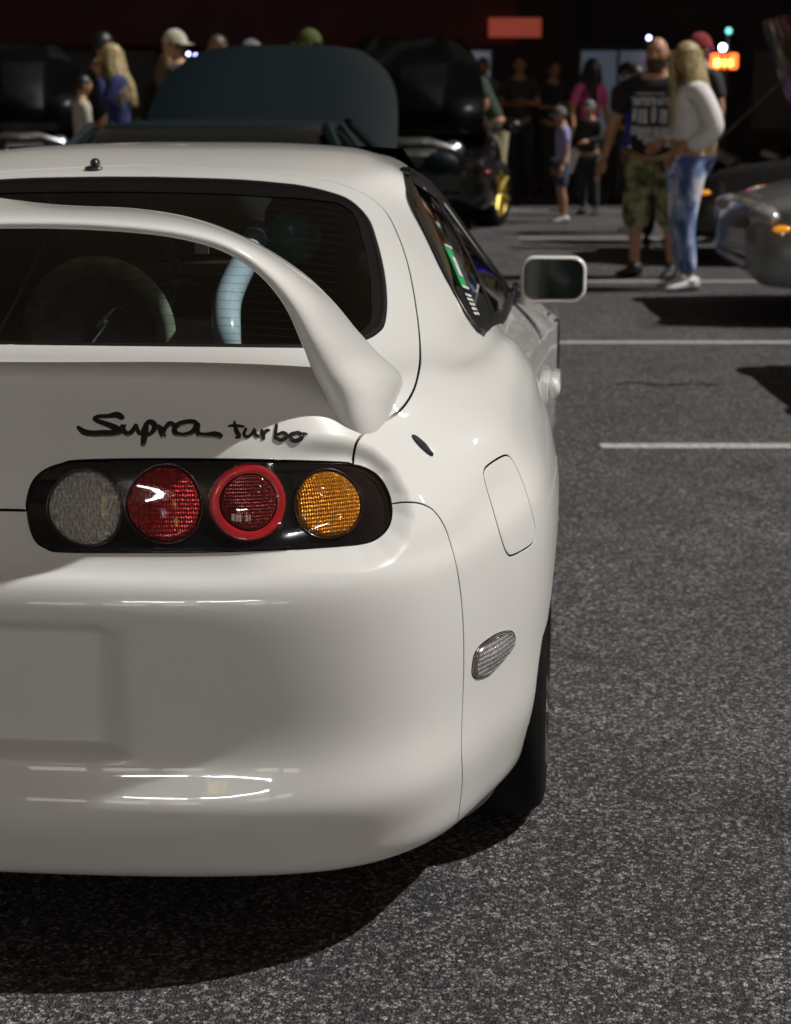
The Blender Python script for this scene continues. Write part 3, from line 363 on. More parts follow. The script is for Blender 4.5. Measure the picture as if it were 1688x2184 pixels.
# glass, its black border and rubber seal
gg = glassy('tinted_glass_rear', (.30, .35, .33), 1.5)
def gpanel(name, m, ins, outs=None, off=-.004, par=None, **k):
    L = np.concatenate([resample(p, .008) for p in [glass]]); L2 = L
    closed = np.vstack([L]); return closed
rg = panel('rear_window', [glass, line((0, glass[-1, 1]), (0, glass[0, 1]))], M['glass'], tailgate, gap=.004, off=-.003, mirror=True, flange=.003, du=.15, dv=.1)
Lg = resample(glass, .01); Lc = np.vstack([Lg, [[0, Lg[0, 1]]]])
ci, B1 = inset(np.vstack([Lg]), .0) if False else (Lg, None)
def offset_line(L, g):
    t = np.gradient(L, axis=0); a, b = jac(L[:, 0], L[:, 1]); Tn = a*t[:, :1]+b*t[:, 1:]; Tn /= np.linalg.norm(Tn, axis=1)[:, None]
    N = np.cross(a, b); N /= np.linalg.norm(N, axis=1)[:, None]; B = np.cross(N, Tn); g = np.asarray(g).reshape(-1, 1)
    o = to_uv(L[:, 0], L[:, 1], B*g); o[np.abs(L[:, 0]) < 1e-6, 0] = 0; return L+o
# width of the black printed border: wide along the top, narrower down the side
X = body_pos(Lg[:, 0], Lg[:, 1]); z01 = np.clip((X[:, 2]-1.02)/.24, 0, 1); wid = .030+.045*sstep((z01-.8)/.2)*(Lg[:, 0] < 99); wid[X[:, 2] < 1.036] = .018
wid = np.convolve(np.pad(wid, 6, 'edge'), np.ones(13)/13, 'valid')
inner = offset_line(Lg, -wid) if True else None
def strip(name, A, Bl, m, par, off0, off1, mirror=True, rows=4, bulge=0):
    R = []
    for i in range(rows+1):
        f = i/rows; q = A*(1-f)+Bl*f; P, N = body_eval(q[:, 0], q[:, 1]); R.append(P+N*(off0*(1-f)+off1*f+bulge*math.sin(math.pi*f)))
    R = np.array(R); V = R.reshape(-1, 3); K = R.shape[1]; F = [(i*K+j, i*K+j+1, (i+1)*K+j+1, (i+1)*K+j) for i in range(rows) for j in range(K-1)]
    if mirror: n0 = len(V); V = np.vstack([V, V*[-1, 1, 1]]); F += [tuple(n0+i for i in f[::-1]) for f in F]
    return mesh(name, V, F, m, par, smooth=True)
M['frit'] = mat('printed_black_border', (.003, .003, .003), .35, spec=.3)
strip('window_border', Lg, inner, 'frit', rg, -.0015, -.0015)
strip('window_seal', offset_line(Lg, .002), offset_line(Lg, -.010), 'rubber', tailgate, -.002, -.002, bulge=.005)
MBd = MB()                                         # heating wires
for i in range(20):
    v = 16.2+i*.13; us_ = np.linspace(-5.2, 5.2, 40)
    P, N = body_eval(us_, np.full(40, v)); sel = inside(np.abs(us_), np.full(40, v), np.vstack([inner, [[0, inner[0, 1]], [0, inner[-1, 1]]]])) if False else np.ones(40, bool)
    lim = 3.3; q = [tuple(p-n*.006) for p, n, u in zip(P, N, us_) if abs(u) < lim]
    MBd.tube(q, .00035, 3, caps=False)
MBd.build('heating_wires', 'inner', rg, kind='stuff')
# ---- tail lamp
M['pod'] = mat('lamp_housing', (.006, .007, .009), .09, coat=.5, noise=.2, nscale=9)
tl = panel('tail_lamp', [np.vstack([T, T[:1]])], 'pod', car, gap=.002, off=-.005, du=.08, dv=.1, flange=.02)
def lens_mat(name, c1, c2, ring=False, scale=430):
    m = bpy.data.materials.new(name); m.use_nodes = True; nt = m.node_tree; b = nt.nodes['Principled BSDF']; L = nt.links.new
    at = nt.nodes.new('ShaderNodeAttribute'); at.attribute_name = 'lens'; sp = nt.nodes.new('ShaderNodeSeparateXYZ'); L(at.outputs['Vector'], sp.inputs[0])
    n = nt.nodes.new('ShaderNodeTexNoise'); n.inputs['Scale'].default_value = 14; n.inputs['Detail'].default_value = 5; L(at.outputs['Vector'], n.inputs['Vector'])
    # flutes: vertical ribs crossed by rows of prisms
    def wave(src, k, ph=0):
        a = nt.nodes.new('ShaderNodeMath'); a.operation = 'MULTIPLY'; a.inputs[1].default_value = k; L(src, a.inputs[0]); s = nt.nodes.new('ShaderNodeMath'); s.operation = 'SINE'; L(a.outputs[0], s.inputs[0]); return s.outputs[0]
    wx = wave(sp.outputs[0], 96); wy = wave(sp.outputs[1], 54)
    ad = nt.nodes.new('ShaderNodeMath'); ad.operation = 'ADD'; L(wx, ad.inputs[0]); L(wy, ad.inputs[1])
    a2 = nt.nodes.new('ShaderNodeMath'); a2.operation = 'MULTIPLY_ADD'; L(n.outputs['Fac'], a2.inputs[0]); a2.inputs[1].default_value = 4; L(ad.outputs[0], a2.inputs[2])
    bp = nt.nodes.new('ShaderNodeBump'); bp.inputs['Strength'].default_value = .6; bp.inputs['Distance'].default_value = .0012; L(a2.outputs[0], bp.inputs['Height']); L(bp.outputs[0], b.inputs['Normal'])
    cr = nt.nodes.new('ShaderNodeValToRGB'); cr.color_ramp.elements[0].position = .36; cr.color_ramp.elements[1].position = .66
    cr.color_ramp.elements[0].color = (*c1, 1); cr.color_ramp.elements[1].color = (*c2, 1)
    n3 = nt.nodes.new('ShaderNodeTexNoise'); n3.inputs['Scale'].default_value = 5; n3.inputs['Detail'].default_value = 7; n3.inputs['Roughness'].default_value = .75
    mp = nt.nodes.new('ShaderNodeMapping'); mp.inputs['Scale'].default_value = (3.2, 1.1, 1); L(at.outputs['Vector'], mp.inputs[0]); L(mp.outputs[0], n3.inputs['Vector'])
    L(n3.outputs['Fac'], cr.inputs[0]); L(cr.outputs[0], b.inputs['Base Color'])  # dark and bright streaks in the colour imitate reflector glints behind the lens
    b.inputs['Metallic'].default_value = .55; b.inputs['Roughness'].default_value = .22; b.inputs['Coat Weight'].default_value = 1; b.inputs['Coat Roughness'].default_value = .02
    return m
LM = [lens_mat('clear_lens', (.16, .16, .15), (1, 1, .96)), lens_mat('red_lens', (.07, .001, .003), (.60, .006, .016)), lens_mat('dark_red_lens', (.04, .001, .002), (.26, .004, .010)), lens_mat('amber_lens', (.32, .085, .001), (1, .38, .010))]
M['redring'] = mat('red_ring', (.48, .004, .010), .4, coat=.3, noise=.25, nscale=30)
M['rim_dark'] = mat('lens_rim', (.02, .012, .012), .25, coat=.5)
def lens(name, c, r, m, par, dome=.007, base=.001, r0=0.0, rings=12, n=48, sq=1.0, label=None):
    a = np.linspace(0, 2*np.pi, n, endpoint=False); V = []; A = []
    c = np.array(c); du_, dv_ = jac(c[:1], c[1:]); T1 = du_[0]/np.linalg.norm(du_[0]); Nn = np.cross(du_[0], dv_[0]); Nn /= np.linalg.norm(Nn); T2 = np.cross(Nn, T1)
    G = []
    for i in range(rings+1):
        f = r0+(1-r0)*i/rings
        D = (np.cos(a)[:, None]*T1+np.sin(a)[:, None]*T2*sq)*r*f; uv = to_uv(np.full(n, c[0]), np.full(n, c[1]), D)+c
        P, N = body_eval(uv[:, 0], uv[:, 1])
        hgt = base+dome*(1-f*f) if r0 == 0 else base+dome*math.sin(math.pi*i/rings)
        if i == rings: hgt = -.006
        P = P+N*hgt; G.append(P); A += [(f*math.cos(t), f*math.sin(t), 0) for t in a]
    b = MB(); b.grid(np.array(G), close_u=True)
    o = b.build(name, m, par, angle=60, label=label)
    at = o.data.attributes.new('lens', 'FLOAT_VECTOR', 'POINT'); at.data.foreach_set('vector', np.array(A, float).ravel()); return o
LP = S_['LAMPS']
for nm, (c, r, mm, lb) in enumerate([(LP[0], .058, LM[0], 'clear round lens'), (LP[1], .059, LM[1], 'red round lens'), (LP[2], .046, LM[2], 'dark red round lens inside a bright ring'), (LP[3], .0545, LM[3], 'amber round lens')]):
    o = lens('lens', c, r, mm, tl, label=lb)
    lens('lens_rim', c, (.0625 if nm == 2 else r+.0035), 'rim_dark', tl, dome=.0015, base=-.0008, r0=.93, rings=4)
lens('lens_ring', LP[2], .0605, 'redring', tl, dome=.0015, base=.0015, r0=.74, rings=8, label='bright red ring lens')
panel('lamp_cover', [np.vstack([T, T[:1]])], glassy('clear_cover', (.99, .99, .99), 1.40, cap=.12), tl, gap=.004, off=.009, du=.08, dv=.1, flange=.008, lip=.004)
tl2 = mirror_copy(tl, car, 'tail_lamp')
for ch in [x for x in bpy.data.objects if x.parent == tl]:
    c2 = mirror_copy(ch, tl2)
    if ch.get('label'): c2['label'] = ch['label']
    s_at = ch.data.attributes.get('lens')
# ---- lettering on the tailgate: brush strokes
M['badge'] = mat('badge_black', (.012, .012, .010), .3, coat=.4)
def strokes(name, SL, parent, hgt=.0014, label=None):
    b = MB(); e = 0
    for st in SL:
        P = np.array(st, float); uvw = smooth_line(P, n=5); L = uvw[:, :2]; w = np.maximum(uvw[:, 2], .0008); e += .00013
        a_, b_ = jac(L[:, 0], L[:, 1]); t = np.gradient(L, axis=0); Tn = a_*t[:, :1]+b_*t[:, 1:]; Tn /= np.linalg.norm(Tn, axis=1)[:, None]+1e-12
        Pn, N = body_eval(L[:, 0], L[:, 1]); B = np.cross(N, Tn); w = w[:, None]; q = hgt+e
        s0 = Pn[0]-Tn[0]*w[0]*.7; s1 = Pn[-1]+Tn[-1]*w[-1]*.7
        rowsA = [Pn+B*w-N*.001, Pn+B*w+N*(q-.0006), Pn+B*w*.75+N*q, Pn-B*w*.75+N*q, Pn-B*w+N*(q-.0006), Pn-B*w-N*.001]
        G = np.array([[r[i] for r in rowsA] for i in range(len(L))])
        c0 = np.array([[s0-N[0]*.001+B[0]*w[0]*k for k in (.45, .45, .3, -.3, -.45, -.45)]]) ; c0[0, 1:5] += N[0]*q*.98
        c1 = np.array([[s1-N[-1]*.001+B[-1]*w[-1]*k for k in (.45, .45, .3, -.3, -.45, -.45)]]); c1[0, 1:5] += N[-1]*q*.98
        G = np.vstack([c0, G, c1]); b.grid(G[:, ::-1]); k0 = len(b.V)-G.shape[0]*6; b.F.append(tuple(k0+i for i in range(6))); b.F.append(tuple(len(b.V)-6+i for i in range(6))[::-1])
    return b.build(name, 'badge', parent, angle=35, label=label)
strokes('badge', BADGE['Supra'], tailgate, label='black brushed lettering Supra')
strokes('badge', BADGE['turbo'], tailgate, label='smaller black brushed lettering turbo')
# ---- small things on the flank
def oval(name, cuv, end_uv, wid, m, par, h=.004, label=None):
    c = np.array(cuv); P, N = body_eval(np.array([c[0], end_uv[0]]), np.array([c[1], end_uv[1]])); A = P[1]-P[0]; n0 = N[0]; A -= n0*A.dot(n0); Bv = np.cross(n0, A); Bv *= wid/np.linalg.norm(Bv)
    G = []; a = np.linspace(0, 2*np.pi, 36, endpoint=False)
    for f, hh in ((1.0, -.004), (1.0, h*.4), (.93, h*.9), (.80, h*.75), (.4, h*.8), (.0, h*.8)):
        D = (np.cos(a)[:, None]*A+np.sin(a)[:, None]*Bv)*f; uv = to_uv(np.full(36, c[0]), np.full(36, c[1]), D)+c; q, nn = body_eval(uv[:, 0], uv[:, 1]); G.append(q+nn*hh)
    b = MB(); b.grid(np.array(G), True); return b.build(name, m, par, angle=30, label=label)
M['navy'] = mat('blue_black_plastic', (.008, .016, .028), .25, coat=.6)
oval('antenna_cap', S_['EMB'][0], S_['EMB'][1], .0085, 'navy', body)
mk = sm('MARK', True); mkc = mk.mean(0)
def scl(L, f): return mkc+(L-mkc)*f
def marker(name, f0, f1, m, off0, off1, par, rows=5, fill=False, bulge=0):
    R = []
    for i in range(rows+1):
        f = f0+(f1-f0)*i/rows; q = scl(mk, f); P, N = body_eval(q[:, 0], q[:, 1]); o_ = off0+(off1-off0)*sstep(i/rows)+bulge*(1-(f/max(f0, f1))**2); R.append(P+N*o_)
    b = MB(); b.grid(np.array(R), True); return b.build(name, m, par, angle=50)
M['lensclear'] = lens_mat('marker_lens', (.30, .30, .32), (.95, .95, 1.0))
sm_ = marker('side_marker', 1.0, .86, 'chrome', -.002, .006, body)
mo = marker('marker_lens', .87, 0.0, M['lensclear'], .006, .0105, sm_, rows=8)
R_ = len(mk); A = []
for i in range(9):
    q = scl(mk, .87*(1-i/8)); A += [((u-mkc[0])*1.2, (v-mkc[1])*1.2, 0) for u, v in q]
at = mo.data.attributes.new('lens', 'FLOAT_VECTOR', 'POINT'); at.data.foreach_set('vector', np.array(A, float).ravel())
marker('marker_gasket', 1.07, .99, 'rubber', -.001, .001, sm_, rows=2)
mirror_copy(sm_, body)
# washer nozzle at the top of the tailgate
wz = MB(); wz.ball((-.095, 1.285, 1.290), (.011, .016, .012)); wz.ball((-.095, 1.270, 1.281), (.020, .014, .006)); wz.build('washer_nozzle', 'black_gloss', tailgate)
# ---- hoop spoiler
SP = np.array(SPOIL)                               # rear edge xyz, front edge xyz, thickness
def spoiler():
    n = 10; S1 = smooth_line(SP, n=n); G = []
    for i, r in enumerate(S1):
        R0, F0, th = r[0:3], r[3:6], r[6]; c = (R0+F0)/2; ch = F0-R0; j0, j1 = max(i-1, 0), min(i+1, len(S1)-1)
        path = ((S1[j1][0:3]+S1[j1][3:6])-(S1[j0][0:3]+S1[j0][3:6])); path /= np.linalg.norm(path); chn = ch/np.linalg.norm(ch); nr = np.cross(path, chn); nr /= np.linalg.norm(nr)
        if i == 0: nr = np.array([0, -nr[1]*0+nr[1], nr[2]]); nr[0] = 0; nr /= np.linalg.norm(nr)
        L = np.linalg.norm(ch); ring = []
        for k in range(40):
            a = 2*math.pi*k/40; x = math.cos(a); y = math.sin(a); xx = .5*(1-x)                     # 0 rear .. 1 front
            prof = (abs(y)**.85)*math.copysign(1, y)*(1.14-.80*xx)
            ring.append(R0+ch*xx+nr*th*.5*prof)
        G.append(ring)
    G = np.array(G); Gm = G[1:][::-1]*[-1, 1, 1]; Gm = Gm[:, :, :]; G = np.concatenate([Gm, G])
    b = MB(); b.grid(G, True); nseg = G.shape[0]
    b.F = [f[::-1] for f in b.F]
    return b.build('spoiler', 'paint', tailgate, angle=180)
spoiler()
# ---------------------------------------------------------------- side glass, door, front end, wheels, mirror, cabin
TOPL = [(.559,1.45,1.268),(.576,1.7,1.231),(.595,1.95,1.176),(.653,2.15,1.066),(.701,2.3,.98),(.744,2.45,.896)]
BOTL = [(.743,1.03,.975),(.758,1.5,.932),(.756,2.0,.898),(.749,2.42,.882)]
wrx = S_['WREAR'][1:8]; WP, WN = body_eval(wrx[:, 0], wrx[:, 1])
def res3(P, n):
    P = smooth_line(P, n=12); d = np.r_[0, np.cumsum(np.linalg.norm(np.diff(P, axis=0), axis=1))]; t = np.linspace(0, d[-1], n); return np.stack([np.interp(t, d, P[:, i]) for i in range(3)], 1)
rear_edge = res3(WP, 14)                           # from the roof down to the belt line
top = res3(TOPL, 40); bot = res3(BOTL, 40); top[0] = rear_edge[0]; bot[0] = rear_edge[-1]
def side_patch(f0, f1, g0, g1, off=0, rows=14, bulge=.012):
    G = []
    for i in range(rows):
        f = f0+(f1-f0)*i/(rows-1); a = np.linspace(g0, g1, 40); ti = np.stack([np.interp(a*39, range(40), top[:, k]) for k in range(3)], 1); bi = np.stack([np.interp(a*39, range(40), bot[:, k]) for k in range(3)], 1)
        re = np.array([np.interp(f*13, range(14), rear_edge[:, k]) for k in range(3)]); base0 = top[0]*(1-f)+bot[0]*f
        P = ti*(1-f)+bi*f+np.outer((1-a)**6, re-base0); P[:, 0] += off+bulge*math.sin(math.pi*f); G.append(P)
    return np.array(G)
sw = MB().grid(side_patch(.0, 1.0, 0, 1)).build('side_window', M['sideglass'], car, angle=180)
# window rubbers: rear edge, belt line, roof line, pillar
M['trim'] = mat('window_trim', (.012, .012, .013), .35, coat=.3, noise=.3, nscale=60)
b = MB(); b.tube([(p[0]+.003, p[1], p[2]) for p in bot], .011, 8); b.tube([(p[0]+.001, p[1], p[2]) for p in top], .012, 8); b.tube([(p[0], p[1], p[2]) for p in rear_edge], .006, 8)
w2 = side_patch(.0, 1.0, .30, .36, .002); b.grid(w2)
b.grid(side_patch(.80, 1.0, 0.0, .28, .003, rows=6)); b.grid(side_patch(.93, 1.0, .26, 1, .003, rows=4)); b.grid(side_patch(0, .10, .0, 1, .003, rows=4))
b.build('window_seal', 'trim', sw, angle=60)
mirror_copy(sw, car)
# stickers inside the rear side window
def on_side(f0, f1, g0, g1, name, m, lab=None, off=.006):
    return MB().grid(side_patch(f0, f1, g0, g1, off, rows=5)).build(name, m, sw, label=lab)
on_side(.52, .80, .035, .085, 'sticker', 'green', 'green and white sticker')
M['white_mark'] = mat('white_print', (.6, .62, .6), .5, noise=.5, nscale=90)
on_side(.60, .73, .045, .075, 'sticker_print', 'white_mark', off=.008); on_side(.52, .535, .033, .087, 'sticker_print', 'white_mark', off=.008); on_side(.785, .80, .033, .087, 'sticker_print', 'white_mark', off=.008)
for k in range(5): on_side(.83+.022*k, .842+.022*k, .035, .085, 'sticker', 'white_mark', off=.007)
# door and front wing
YS = [1.36,1.7,2.1,2.5,2.85,3.2,3.5,3.8,4.05,4.22,4.33,4.40,4.42]
XM = [.868,.864,.862,.862,.866,.874,.880,.874,.85,.80,.70,.46,.0]
ZB = [.935,.925,.905,.875,.835,.785,.755,.735,.70,.665,.64,.62,.615]
XB = [.772,.764,.756,.750,.765,.79,.80,.79,.76,.72,.64,.45,.0]
rowsz = [(.17, .10), (.21, .035), (.32, .01), (.45, .0), (.58, .0), (.68, .006)]
SG = []
for zf, dd in rowsz: SG.append([(max(XM[i]-dd, 0) if i < 12 else 0, YS[i]-(dd*.6 if i > 9 else 0), zf*min(1, (ZB[i]-.03)/.70)) for i in range(13)])
SG.append([(XM[i]*.55+XB[i]*.45+.018*(i < 10), YS[i]-.01*(i > 8), ZB[i]*.42+.70*.58*min(1, ZB[i]/.83)) for i in range(13)])
SG.append([(XB[i]+.012*(i < 11), YS[i]-.04*(i > 8), ZB[i]-.022) for i in range(13)])
SG.append([(XB[i]-.012*(i < 12), YS[i]-.07*(i > 8), ZB[i]) for i in range(13)])
SIDE = Surf(np.array(SG), sym=False)
def spatch(name, u0, u1, v0, v1, m, par, nu=30, nv=40, cut=None, off=0, surf=SIDE, mirror=False):
    U, V = np.meshgrid(np.linspace(u0, u1, nu), np.linspace(v0, v1, nv)); P = surf.raw(U.ravel(), V.ravel()); P[:, 0] += off; G = P.reshape(nv, nu, 3)
    b = MB(); b.grid(G)
    if cut is not None: Pn = P; b.F = [f for f in b.F if not cut(Pn[list(f)].mean(0))]
    if mirror: n0 = len(b.V); b.V += [(-x, y, z) for x, y, z in b.V]; b.F += [tuple(n0+i for i in f[::-1]) for f in b.F[:]]
    return b.build(name, m, par, angle=180)
door = spatch('door', 0.05, 3.35, 0.6, 8, 'paint', car); mirror_copy(door, car)
far = lambda c: (c[1]-3.48)**2+(c[2]-.34)**2 < .35**2
wing = spatch('front_wing', 3.37, 9.2, 0.6, 8, 'paint', car, nu=80, nv=60, cut=far); mirror_copy(wing, car)
spatch('front_bumper', 9.22, 12, .5, 8, 'paint', car, mirror=True)
b = MB(); G = []
for i in range(4, 13):
    x, y, z = SG[-1][i]; G.append([((x-.006)*c, y+(.10*(1-c*c) if i < 5 else 0), z+.035*(1-c**4)*(1 if i < 11 else .3)) for c in np.cos(np.linspace(0, math.pi, 21))])
b.grid(np.array(G)); b.build('hood', 'paint', car, angle=180)
# windscreen, pillars, roof front
G = []
for i in range(9):
    f = i/8; G.append([((.50*(1-f)+.70*f)*c, 2.0*(1-f)+2.86*f+.16*(1-c*c)*(.4+.6*f)-.03, 1.30*(1-f)+.875*f+.012*(1-c*c)) for c in np.linspace(-1, 1, 17)])
b = MB(); b.grid(np.array(G)); b.build('windscreen', M['glass'], car, angle=180)
for sgn in (-1, 1): MB().tube([(sgn*x*.985, y, z-.012) for x, y, z in top[18:]]+[(sgn*.75, 2.75, .86)], .022, 8).build('windscreen_pillar', 'paint', car)
# door handle
b = MB(); b.box((.889, 1.50, .800), (.030, .19, .036), bev=.012); b.ball((.888, 1.415, .800), (.017, .024, .024)); b.box((.868, 1.47, .80), (.02, .24, .05), bev=.008)
hd = b.build('door_handle', 'paint', door, angle=50)
MB().box((.8995, 1.43, .80), (.0015, .014, .006)).build('keyhole', 'rubber', hd)
# mirror
def rrect(cx, cz, w, h, r, y, n=8, sx=0):
    P = []
    for k, (sx_, sz_) in enumerate(((1, 1), (-1, 1), (-1, -1), (1, -1))):
        for i in range(n+1):
            a = math.pi/2*(k+i/n); P.append((cx+sx_*(w/2-r)+r*math.cos(a), y, cz+sz_*(h/2-r)+r*math.sin(a)))
    return P
mc = (.869, .926)
mir = empty_m = None
G = [rrect(mc[0], mc[1], w, h, r, y) for w, h, r, y in ((.163, .108, .030, 2.512), (.165, .110, .031, 2.500), (.172, .117, .034, 2.497), (.181, .126, .037, 2.502), (.184, .129, .039, 2.515), (.180, .126, .04, 2.545), (.166, .113, .042, 2.585), (.13, .085, .038, 2.615), (.06, .04, .018, 2.63))]
G = [[(x+.012*(z-mc[1])/.06*0+ (.010 if (x > mc[0] and z > mc[1]) else 0)*0, y, z) for x, y, z in r] for r in G]
b = MB(); b.grid(np.array(G), True); L_ = len(G[0]); b.F.append(tuple(8*L_+i for i in range(L_)))
mir = b.build('wing_mirror', 'paint', door, angle=50)
mg = rrect(mc[0], mc[1], .162, .107, .030, 2.507); mesh('mirror_glass', mg, [tuple(range(len(mg)))[::-1]], 'mirrorglass', mir, smooth=False)
MB().tube([(.800, 2.545, .86), (.80, 2.54, .88), (.815, 2.54, .905), (.84, 2.54, .93)], [.036, .028, .024, .026], 12).build('mirror_stalk', 'paint', mir)
b = MB(); b.box((.762, 2.50, .885), (.02, .15, .05), bev=.008); b.build('mirror_foot', 'trim', mir)
mirror_copy(mir, car)
# wheels
M['rim'] = mat('silver_rim', (.5, .5, .5), .25, 1, noise=.1)
def wheel(x0, x1, yc, zc, R, par, rimm='rim', spokes=6, side=1, steer=0):
    def turn(q):
        if steer:
            xc = (x0+x1)/2+.09*side; q.V = [(xc+(x-xc)*math.cos(steer)-(y-yc)*math.sin(steer), yc+(x-xc)*math.sin(steer)+(y-yc)*math.cos(steer), z) for x, y, z in q.V]
        return q
    w = x1-x0; pr = [(0, R-.09), (.004, R-.06), (.012, R-.02), (.03, R-.006), (.05, R), (w-.05, R), (w-.03, R-.006), (w-.010, R-.022), (w-.002, R-.05), (w-.004, R-.085), (w-.02, R-.095)]
    e = MB(); e.lathe([(a-w/2, r) for a, r in pr], ((x0+x1)/2, yc, zc), 'X', 56)
    o = turn(e).build('wheel', 'rubber', par, angle=50)
    g = MB()
    for k in (-.35, -.12, .12, .35): g.lathe([(k*w-.004, R+.0008), (k*w, R-.004), (k*w+.004, R+.0008)], ((x0+x1)/2, yc, zc), 'X', 56)
    turn(g).build('tread_grooves', 'inner', o)
    r = MB(); xo = x1 if side > 0 else x0; s = side
    r.lathe([(-.030*s, R-.088), (-.022*s, R-.095), (-.035*s, R-.105), (-.10*s, R-.115), (-.16*s, R-.11)], (xo, yc, zc), 'X', 48)
    for k in range(spokes):
        a = 2*math.pi*k/spokes+.3; c_, s_ = math.cos(a), math.sin(a)
        r.tube([(xo-.05*s, yc, zc), (xo-.03*s, yc+c_*(R-.2), zc+s_*(R-.2)), (xo-.012*s, yc+c_*(R-.10), zc+s_*(R-.10))], [.03, .022, .018], 6)
    r.lathe([(-.03*s, .0), (-.03*s, .03), (-.05*s, .05)], (xo, yc, zc), 'X', 20)
    turn(r).build('rim', rimm, o, angle=40); return o
wheel(.655, .899, .852, .375, .325, car); wheel(-.899, -.655, .852, .375, .325, car, side=-1)
wheel(.62, .84, 3.48, .368, .318, car); wheel(-.84, -.62, 3.48, .368, .318, car, side=-1)
# wheel housings, sill floor, splash guard
for sgn in (-1, 1):
    for yc in (.92, 3.48):
        G = []
        for a in np.radians(np.arange(-12, 193, 8)): G.append([(sgn*x, yc+.366*math.cos(a), .345+.366*math.sin(a)) for x in (.55, .70, .845)])
        MB().grid(np.array(G)).build('wheel_housing', 'inner', car)
M['guard'] = mat('grey_plastic', (.17, .18, .16), .5, noise=.2)
us_ = np.linspace(bs[-1, 0]+.05, arch[0, 0], 16); P1 = body_pos(us_, np.full(16, .95)); P2 = body_pos(arch[3:10, 0], arch[3:10, 1]); Pg = np.vstack([P1, P2]); tt = np.linspace(0, 1, len(Pg)); w_ = .034*np.sin(math.pi*np.clip(tt*1.02+.05, 0, 1))
gq = np.stack([Pg+[-.004, .004, .004], Pg+np.stack([-.012-.2*w_, .010+0*w_, -w_], 1), Pg+np.stack([-.05-0*w_, .02+0*w_, -w_*.8], 1)], 1)
gd = MB().grid(gq).build('splash_guard', 'guard', car, angle=60); mirror_copy(gd, car)
b = MB(); b.box((0, 2.2, .24), (1.30, 3.9, .05)); b.box((0, 2.0, .235), (1.62, 2.0, .04)); b.build('floor_pan', 'inner', car)
# cabin
b = MB(); b.box((0, .95, .80), (1.15, .9, .04)); b.box((0, .50, .93), (1.0, .16, .16), bev=.03); b.build('luggage_floor', 'plastic', car)
b = MB(); b.box((0, 2.72, .86), (1.30, .30, .14), bev=.05); b.tube([(-.36+.18*math.cos(a), 2.42+.06*math.sin(a), .93+.17*math.sin(a)) for a in np.linspace(0, 2*math.pi, 25)], .014, 8, caps=False); b.build('dashboard', 'plastic', car, angle=50)
def seat(x):
    b = MB(); prof = [(.20, .62, 0), (.23, .74, 0), (.235, .88, 0), (.21, 1.0, 0), (.16, 1.07, 0), (.125, 1.12, 0), (.12, 1.19, 0), (.09, 1.235, 0), (.03, 1.25, 0)]
    G = []
    for w, z, _ in prof: G.append([(x+w*math.cos(a), 1.62+(z-.62)*-.28+.065*math.sin(a), z-.01) for a in np.linspace(0, 2*math.pi, 20, endpoint=False)])
    b.grid(np.array(G), True); b.box((x, 1.85, .56), (.48, .5, .16), bev=.05); return b.build('seat', 'fabric', car, angle=60)
seat(-.36); seat(.36)
# speaker ring seen through the glass, and the bent pale bar
M['ring'] = mat('grey_green_ring', (.42, .45, .35), .5, noise=.3); M['cone'] = mat('speaker_cone', (.40, .36, .50), .45, noise=.6, nscale=16)
b = MB(); b.lathe([(-.02, .155), (-.035, .15), (-.04, .135), (-.035, .120), (-.02, .112), (.02, .112)], (.0, .93, .975), 'Y', 48); sp = b.build('speaker_ring', 'ring', car, angle=60)
MB().lathe([(-.025, .113), (.01, .08), (.03, .04), (.02, .035), (.015, .001)], (.0, .93, .975), 'Y', 40).build('speaker_cone', 'cone', sp, angle=60)
MB().tube(smooth_line([(.297, .70, .96), (.295, .705, 1.01), (.283, .78, 1.055), (.276, .90, 1.085), (.27, 1.08, 1.118), (.262, 1.25, 1.15)], n=6).tolist(), .027, 16).build('cage_bar', 'tube', car)
MB().tube(smooth_line([(-.05, .85, .90), (.04, .86, 1.02), (.12, 1.1, 1.06), (.2, 1.25, 1.0), (.24, 1.3, .9)], n=6).tolist(), .009, 8).build('cable_loop', 'chrome', car)
MB().tube([(-.30, 1.2, .93), (-.24, 1.22, 1.04), (-.20, 1.3, 1.16)], .012, 6, flat=.3).build('seat_belt', 'ring', car)
M['teal'] = mat('teal_plastic', (.05, .45, .34), .2, coat=.6, noise=.4)
b = MB(); b.ball((.335, 1.27, 1.14), (.06, .045, .06)); b.build('headrest', 'teal', car)
MB().box((.212, .90, 1.148), (.026, .004, .024)).build('hanging_tag', 'sticker', car)

